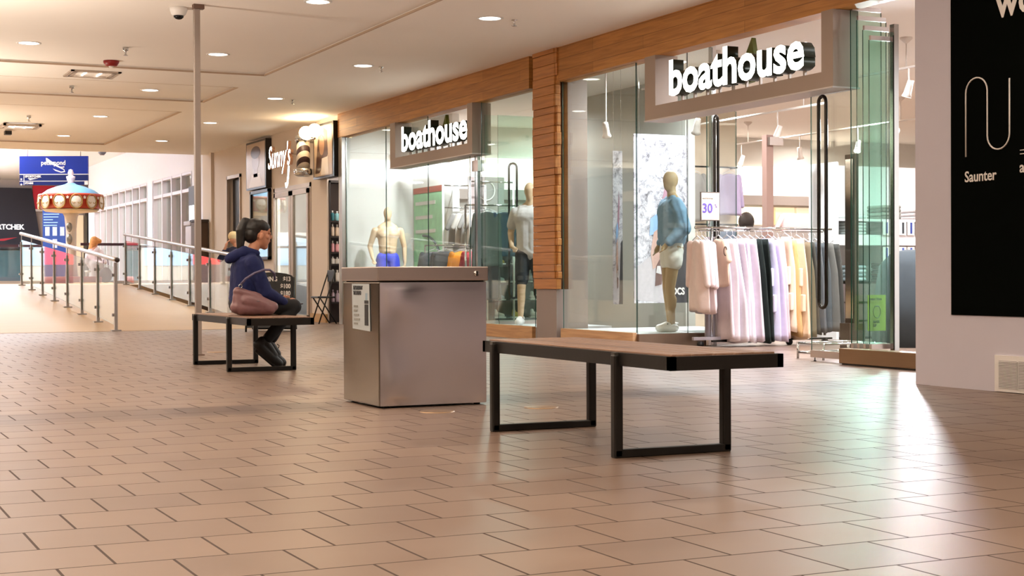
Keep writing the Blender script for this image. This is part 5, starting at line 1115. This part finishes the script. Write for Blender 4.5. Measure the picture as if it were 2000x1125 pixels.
# shirted mannequin between glass stack and pillar
o, T, R, k = mannequin((8.80, 17.95, .155), math.radians(-128), 1.88, 'mannequin in white tee and dark shorts next to the wood pillar',
    [((0, -.20, 1.47), (-.06, -.27, 1.20), (.10, -.22, 1.02), (.16, -.16, .98)), ((0, .20, 1.47), (0, .26, 1.18), (.02, .27, .93), (.03, .27, .83))], lg, manq)
tc = [((0, -.08, 1.40), .14, (0, .08, 1.40), .14), ((0, -.05, 1.40), .135, (0, -.05, 1.0), .125), ((0, .05, 1.40), .135, (0, .05, 1.0), .125), ((0, -.06, 1.0), .125, (0, .06, .93), .12)]
cloth('t_shirt', o, T, R, k, tc+[((0, -.19, 1.46), .075, (-.04, -.25, 1.30), .07), ((0, .19, 1.46), .075, (0, .24, 1.28), .07), ((0, -.10, 1.50), .07, (0, .10, 1.50), .07)], '#dcdad8')
cloth('shorts', o, T, R, k, [((0, -.08, .95), .115, (0, .08, .95), .115), ((0, -.09, .92), .11, (.02, -.11, .58), .085), ((0, .09, .92), .11, (.01, .12, .58), .085)], '#283238')
clogs(o, T, R, k, lg)
# bare-chested mannequin
lg3 = [((0, -.09, .92), (0, -.10, .50), (0, -.11, .085)), ((0, .09, .92), (0, .11, .50), (0, .13, .085))]
o, T, R, k = mannequin((8.94, 23.6, .155), math.radians(-104), 1.80, 'bare-chested mannequin in blue swim shorts in the left window',
    [((0, -.22, 1.45), (-.05, -.30, 1.18), (.10, -.27, .98), (.15, -.25, .92)), ((0, .22, 1.45), (-.03, .29, 1.17), (.02, .29, .91), (.04, .28, .82))], lg3, manq, True)
cloth('swim_shorts', o, T, R, k, [((0, -.08, .98), .115, (0, .08, .98), .115), ((0, -.09, .95), .115, (.01, -.11, .62), .095), ((0, .09, .95), .115, (.01, .12, .62), .095)], '#3c49c8')
# blue dressed mannequin in the right window, seen from behind
lg2 = [((0, -.09, .92), (.02, -.09, .50), (-.01, -.08, .085)), ((0, .09, .92), (.05, .08, .50), (.02, .07, .085))]
o, T, R, k = mannequin((9.17, 15.0, .15), math.radians(168), 1.86, 'mannequin in a blue sweatshirt and white shorts seen from the side in the right window',
    [((0, -.17, 1.46), (-.07, -.23, 1.20), (.08, -.20, 1.0), (.12, -.19, .93)), ((0, .17, 1.46), (-.03, .24, 1.20), (.12, .21, 1.02), (.17, .20, .95))], lg2, mat('mannequin_brown', '#a98d68', .5, noise=.05))
cloth('sweatshirt', o, T, R, k, [((0, -.08, 1.40), .14, (0, .08, 1.40), .14), ((-.02, 0, 1.38), .165, (-.01, 0, 1.10), .17), ((0, -.09, 1.38), .135, (0, -.07, 1.10), .135), ((0, .09, 1.38), .135, (0, .07, 1.10), .135), ((0, -.09, 1.50), .07, (0, .09, 1.50), .07), ((0, -.17, 1.46), .09, (-.08, -.24, 1.18), .105), ((-.08, -.24, 1.18), .10, (.06, -.20, 1.03), .055), ((0, .17, 1.46), .08, (-.06, .24, 1.18), .09), ((-.06, .24, 1.18), .085, (.10, .21, 1.03), .055)], '#7897b2', disp=.02)
cloth('shorts', o, T, R, k, [((0, -.07, .97), .115, (0, .07, .97), .115), ((0, -.08, .94), .115, (.0, -.09, .80), .105), ((0, .08, .94), .115, (.01, .09, .80), .105)], '#e9e3dc')
clogs(o, T, R, k, lg2)

# ================================================================== people
def person_parts(o, spec):
    for (name, chains, m, vox, it, disp) in spec:
        mb = MB()
        for c in chains:
            if c[0] == 'e': mb.ell(c[1], *c[2], Euler(c[3]).to_matrix() if len(c) > 3 else None)
            else: mb.caps(c[0], c[1], c[2], c[3], 16)
        q = P(name, mb, m, o); remesh(q, vox, it, disp, .08)
wo = E('person', (3.58, 12.95, .47), 'seated woman in a dark blue hooded jacket looking down at her phone', 'person')
Y0 = 12.95
def A(x, z, dy=0): return (x, Y0+dy, z)
tilt = (0, .42, 0)
def hand(base, d, side, curl=(0, 0, -1), s=1.0):
    """five fingers: palm from base along d, fingers curl towards curl"""
    d = Vector(d).normalized(); sd = Vector(side).normalized(); cu = Vector(curl).normalized(); b = Vector(base); out = [(b, .021*s, b+d*.055*s, .024*s)]
    out.append((b+d*.03*s+sd*.02, .017*s, b+d*.055*s-sd*.02, .017*s))
    for q in range(4):
        r0 = b+d*.075*s+sd*(.027-.018*q)*s; ln = (.040, .046, .043, .034)[q]*s; m_ = r0+d*ln*.6+cu*ln*.25; out.append((b+d*.05*s+sd*(.022-.015*q)*s, .010, r0, .0088)); out.append((r0, .0088, m_, .008)); out.append((m_, .008, m_+d*ln*.25+cu*ln*.6, .0072))
    t0 = b+d*.02*s+sd*.02*s; t1 = t0+d*.035*s+sd*.026*s; out.append((t0, .013, t1, .0105)); out.append((t1, .0105, t1+d*.028*s+cu*.008, .0085)); return out
body = [(A(3.57, .56), .10, A(3.60, .92), .11), (A(3.62, .98), .055, A(3.675, 1.10), .048),
    ('e', A(3.70, 1.205), (.092, .073, .098), tilt), ('e', A(3.730, 1.130), (.070, .058, .080), tilt), ('e', A(3.752, 1.072), (.030, .032, .030)), ('e', A(3.775, 1.215), (.03, .05, .035)),
    (A(3.800, 1.188), .009, A(3.815, 1.150), .012), ('e', A(3.806, 1.147), (.013, .016, .010)), ('e', A(3.793, 1.122), (.012, .020, .008)), ('e', A(3.786, 1.110), (.012, .017, .008)), ('e', A(3.768, 1.080), (.016, .02, .015)),
    ('e', A(3.79, 1.19, -.032), (.012, .016, .009)), ('e', A(3.79, 1.19, .032), (.012, .016, .009)), ('e', A(3.765, 1.155, -.045), (.02, .02, .022)), ('e', A(3.765, 1.155, .045), (.02, .02, .022)),
    ('e', A(3.703, 1.155, -.080), (.020, .012, .033), (0, .35, 0)), ('e', A(3.703, 1.155, .080), (.020, .012, .033), (0, .35, 0)),
    (A(3.60, .93, -.15), .05, A(3.70, .67, -.20), .042), (A(3.70, .67, -.20), .042, A(3.90, .575, -.12), .026), (A(3.60, .93, .15), .05, A(3.70, .67, .20), .042), (A(3.70, .67, .20), .042, A(3.89, .60, .06), .026),
    (A(3.56, .57, -.09), .075, A(3.97, .55, -.09), .055), (A(3.56, .57, .09), .075, A(3.97, .55, .07), .055), (A(3.97, .54, -.09), .05, A(3.72, .25, -.11), .033), (A(3.97, .54, .07), .05, A(3.80, .25, .04), .033)]
body += hand(A(3.905, .575, -.115), (1, .35, -.12), (.2, -.3, .9), (.3, .9, -.1)) + hand(A(3.895, .60, .055), (1, -.35, -.22), (.2, .1, 1), (.4, -.9, 0))
person_parts(wo, [('body', body, skin, .0055, 3, 0)])
eye_m = mat('eye_dark', '#1c120e', .3)
for s_ in (-1, 1):
    P('eyelid_line', MB().tube([A(3.802, 1.178, s_*.022), A(3.804, 1.173, s_*.033), A(3.797, 1.175, s_*.045)], .0028, 6), eye_m, wo)
    P('eyebrow', MB().tube([A(3.806, 1.202, s_*.018), A(3.806, 1.206, s_*.035), A(3.793, 1.201, s_*.05)], .0032, 6), eye_m, wo)
P('lips', MB().ell(A(3.800, 1.116), .006, .017, .008), mat('lips', '#9c5348', .45), wo)
jk = mat('jacket_blue', '#0b184c', .85, noise=.15, nscale=20, bump=.3); tr_ = mat('trousers_black', '#0b0b0d', .8, noise=.2, nscale=15)
person_parts(wo, [('jacket', [(A(3.565, .60), .125, A(3.585, .76), .135), (A(3.585, .76), .135, A(3.60, .87), .135), (A(3.57, .60, -.06), .12, A(3.59, .88, -.05), .125), (A(3.57, .60, .06), .12, A(3.59, .88, .05), .125),
      (A(3.60, .92, -.13), .08, A(3.60, .92, .13), .08), (A(3.60, .95, -.06), .07, A(3.63, 1.0, 0), .068), (A(3.60, .95, .06), .07, A(3.63, 1.0, 0), .068), (A(3.66, .93), .08, A(3.70, .62), .085),
      (A(3.60, .92, -.16), .075, A(3.70, .67, -.21), .065), (A(3.70, .67, -.21), .066, A(3.885, .583, -.13), .040), (A(3.60, .92, .16), .075, A(3.70, .67, .21), .065), (A(3.70, .67, .21), .066, A(3.875, .605, .075), .040)], jk, .008, 5, .014),
    ('hood', [(A(3.56, 1.02, -.05), .055, A(3.56, 1.02, .05), .055), (A(3.52, 1.0, -.03), .055, A(3.44, .965, 0), .045), (A(3.52, 1.0, .03), .055, A(3.44, .965, 0), .045), (A(3.58, 1.03, -.06), .035, A(3.67, 1.01, -.055), .028), (A(3.58, 1.03, .06), .035, A(3.67, 1.01, .055), .028)], jk, .008, 4, .01),
    ('trousers', [(A(3.545, .575, -.07), .10, A(3.545, .575, .07), .10), (A(3.55, .568, -.09), .094, A(3.985, .548, -.09), .066), (A(3.55, .568, .09), .094, A(3.985, .548, .07), .066), (A(3.99, .54, -.09), .066, A(3.745, .265, -.11), .048), (A(3.99, .54, .07), .066, A(3.83, .265, .04), .048)], tr_, .008, 5, .008),
    ('hair', [('e', A(3.693, 1.248), (.114, .084, .068), (0, .22, 0)), ('e', A(3.66, 1.225), (.098, .082, .085)), ('e', A(3.632, 1.175), (.066, .080, .080)), (A(3.61, 1.275), .042, A(3.585, 1.285), .04), (A(3.58, 1.28), .045, A(3.545, 1.21), .046), (A(3.545, 1.21), .046, A(3.535, 1.06), .032), (A(3.535, 1.06), .032, A(3.535, 1.00), .012)], mat('hair_black', '#120d0b', .45, noise=.3, nscale=40, stretch=(1, 1, .15)), .006, 3, .005)])
P('hair_tie', MB().tube([A(3.60+.026*math.cos(a*PI/5)*.5, 1.262+.03*math.sin(a*PI/5), .03*math.cos(a*PI/5)) for a in range(10)], .006, 6, closed=True), black, wo)
shm = mat('shoe_black', '#141210', .55, noise=.2)
for dx, dy, l in ((0, -.11, 'near'), (.075, .045, 'far')):
    mb = MB()
    for (a, ra, b_, rb) in ((A(3.695+dx, .245, dy), .045, A(3.665+dx, .215, dy), .045), (A(3.66+dx, .215, dy), .045, A(3.765+dx, .115, dy), .046), (A(3.765+dx, .115, dy), .045, A(3.845+dx, .048, dy), .040), (A(3.72+dx, .24, dy), .04, A(3.80+dx, .125, dy), .036)): mb.caps(a, ra, b_, rb, 16)
    s = P('shoe', mb, shm, wo); remesh(s, .007, 3)
    P('sock', MB().caps(A(3.73+dx, .265, dy), .036, A(3.745+dx, .285, dy), .036), mat('sock_grey', '#6d7272', .8), wo)
    if dx: P('lace', MB().tube([A(3.875, .21, dy), A(3.895, .195, dy), A(3.885, .17, dy)], .004, 5), black, s)
    P('sole', MB().caps(A(3.645+dx, .165, dy), .018, A(3.80+dx, .035, dy), .020).caps(A(3.80+dx, .035, dy), .020, A(3.86+dx, .022, dy), .018), mat('sole_black', '#0c0b0a', .6), s)
bag = E('handbag', (3.60, 12.66, .47), 'dusty mauve leather shoulder bag resting on the far bench beside the woman', 'bag')
person_parts(bag, [('bag_body', [((3.43, 12.69, .545), .055, (3.72, 12.69, .53), .055), ((3.44, 12.69, .55), .055, (3.44, 12.69, .67), .035), ((3.44, 12.69, .68), .04, (3.62, 12.69, .62), .045), ((3.50, 12.69, .60), .065, (3.66, 12.69, .56), .065), ((3.46, 12.69, .535), .06, (3.70, 12.69, .535), .06), ((3.62, 12.69, .60), .05, (3.75, 12.69, .545), .045)], mat('bag_mauve', '#7d5a5c', .38, noise=.12, nscale=9), .007, 6, .012)])
P('strap', MB().tube([(3.455, 12.665, .735), (3.50, 12.645, .79), (3.57, 12.63, .835), (3.65, 12.625, .865), (3.71, 12.65, .865), (3.765, 12.70, .835), (3.785, 12.75, .78)], .010, 8), mat('strap_mauve', '#5c5470', .5), bag)
P('ring', MB().tube([(3.455+.016*math.cos(a*PI/5), 12.655, .725+.016*math.sin(a*PI/5)) for a in range(10)], .0035, 6, closed=True), chrome, bag)
P('zip_pull', MB().box(3.585, 3.61, 12.615, 12.62, .595, .60), chrome, bag)
ph = P('phone', MB(), black) if False else None
mb = MB(); mb.obox((4.015, 12.90, .548), .13, .07, .009, Euler((0, -.30, -.1)).to_matrix()); phn = E('phone', (4.015, 12.90, .54), 'dark smartphone held in the seated woman\'s hands', 'phone')
P('case', mb, mat('phone_case', '#4a3b3c', .3, .3), phn); mb = MB(); mb.obox((4.0137, 12.90, .5535), .12, .062, .002, Euler((0, -.30, -.1)).to_matrix()); P('screen', mb, mat('phone_screen', '#1a1d22', .1), phn)

# person on the phone behind the woman
def Bp(x, z, dy=0): return (6.92+x*.92, 25.7-x*.40+dy, z)
p2 = E('person', (6.95, 25.6, 0), 'standing person in navy top and cream hat, hand raised to the ear', 'person')
nav = mat('navy_top', '#161c38', .85, noise=.1)
person_parts(p2, [('body', [(Bp(.03, 1.2), .10, Bp(.03, .95), .11), (Bp(.03, 1.3), .05, Bp(.0, 1.43), .045), ('e', Bp(-.02, 1.47), (.075, .08, .10)), (Bp(-.11, 1.25), .045, Bp(-.25, 1.12), .038), (Bp(-.25, 1.12), .038, Bp(-.17, 1.32, -.05), .025), (Bp(.17, 1.25), .045, Bp(.2, 1.0), .035), (Bp(.2, 1.0), .035, Bp(.18, .8), .025), (Bp(-.03, .9), .085, Bp(-.03, .1), .045), (Bp(.11, .9), .085, Bp(.11, .1), .045), (Bp(-.03, .05), .04, Bp(-.07, .04, -.12), .035), (Bp(.11, .05), .04, Bp(.11, .04, -.12), .035)]
      + hand(Bp(-.17, 1.32, -.05), (.25, 0, 1), (0, -1, 0), (1, .2, 0)), skin, .009, 3, 0),
    ('top', [(Bp(-.02, 1.24), .10, Bp(.10, 1.24), .10), (Bp(.0, 1.2), .115, Bp(.02, .86), .12), (Bp(.07, 1.2), .115, Bp(.07, .86), .12), (Bp(-.10, 1.26), .06, Bp(-.25, 1.12), .055), (Bp(-.25, 1.12), .055, Bp(-.19, 1.25, -.04), .042), (Bp(.16, 1.26), .06, Bp(.20, 1.0), .05), (Bp(.2, 1.0), .05, Bp(.18, .84), .04)], nav, .011, 4, .01),
    ('trousers', [(Bp(-.03, .88), .10, Bp(-.03, .12), .06), (Bp(.11, .88), .10, Bp(.11, .12), .06)], tr_, .011, 3, 0), ('hat', [('e', Bp(-.02, 1.515), (.095, .095, .085)), ('e', Bp(.03, 1.47, .02), (.07, .08, .09))], mat('hat_cream', '#e6d2a4', .8, noise=.08), .009, 3, .004)])
# seated person on the upper level
p3 = E('person', (7.06, 39.9, .65), 'person in an orange patterned headscarf sitting by the upper guard rail', 'person')
def Q(x, z, dy=0): return (7.06+x*.9, 39.9-x*.43+dy, z+.05)
person_parts(p3, [('body', [('e', Q(.02, 1.66), (.08, .08, .11)), (Q(0, 1.5), .05, Q(0, 1.6), .045), (Q(0, 1.45), .13, Q(0, 1.15), .14), (Q(-.05, 1.12), .08, Q(-.08, 1.1, -.4), .06), (Q(.08, 1.12), .08, Q(.08, 1.1, -.4), .06), (Q(-.08, 1.1, -.4), .05, Q(-.08, .72, -.42), .04), (Q(.08, 1.1, -.4), .05, Q(.08, .72, -.42), .04), (Q(-.08, .69, -.42), .035, Q(-.08, .69, -.55), .03), (Q(.08, .69, -.42), .035, Q(.08, .69, -.55), .03)], skin, .012, 3, 0),
    ('robe', [(Q(-.06, 1.42), .12, Q(.06, 1.42), .12), (Q(-.04, 1.42), .14, Q(-.04, 1.12), .16), (Q(.04, 1.42), .14, Q(.04, 1.12), .16), (Q(-.06, 1.12), .11, Q(-.08, 1.08, -.42), .10), (Q(.06, 1.12), .11, Q(.08, 1.08, -.42), .10), (Q(-.08, 1.05, -.42), .09, Q(-.08, .78, -.42), .09), (Q(.08, 1.05, -.42), .09, Q(.08, .78, -.42), .09), (Q(.17, 1.42), .06, Q(.24, 1.15, -.2), .05), (Q(-.17, 1.42), .06, Q(-.24, 1.15, -.2), .05)], mat('robe_cream', '#d5c6c6', .8, noise=.1), .014, 4, .01),
    ('headscarf', [('e', Q(0, 1.70), (.115, .115, .13)), (Q(.05, 1.72), .08, Q(.13, 1.70), .06), (Q(-.04, 1.62), .09, Q(-.05, 1.47), .11)], mat('scarf_orange', '#c98a50', .8, noise=.45, nscale=18), .011, 3, .01)])
o = E('stool', (7.06, 40.0, .65), 'low pale stool under the person in the orange headscarf', 'stool'); P('seat', MB().rbox(6.86, 7.26, 39.8, 40.2, .95, 1.0, .01, 2), whitep, o)
for (a, c) in ((6.88, 39.82), (7.2, 39.82), (6.88, 40.15), (7.2, 40.15)): P('leg', MB().box(a, a+.03, c, c+.03, .65, .95), whitep, o)
o = E('tote_bag', (7.05, 38.3, .65), 'dark red bag hanging behind the left railing glass', 'bag'); P('bag_body', MB().ell((7.05, 38.3, .87), .16, .09, .2), mat('bag_red', '#5c3038', .5), o); P('handles', MB().tube([(6.98, 38.3, 1.02), (7.0, 38.3, 1.25), (7.1, 38.3, 1.25), (7.12, 38.3, 1.02)], .012, 6), mat('bag_red', '#5c3038'), o)
# added unseen uplights that brighten the hall ceiling, no cove around them
for x in (-2, 3.5): area('hall_fill_uplight', (x, 45, 3.5), 2.0, 1500, (.88, .93, 1), rot=(PI, 0, 0), sy=16)
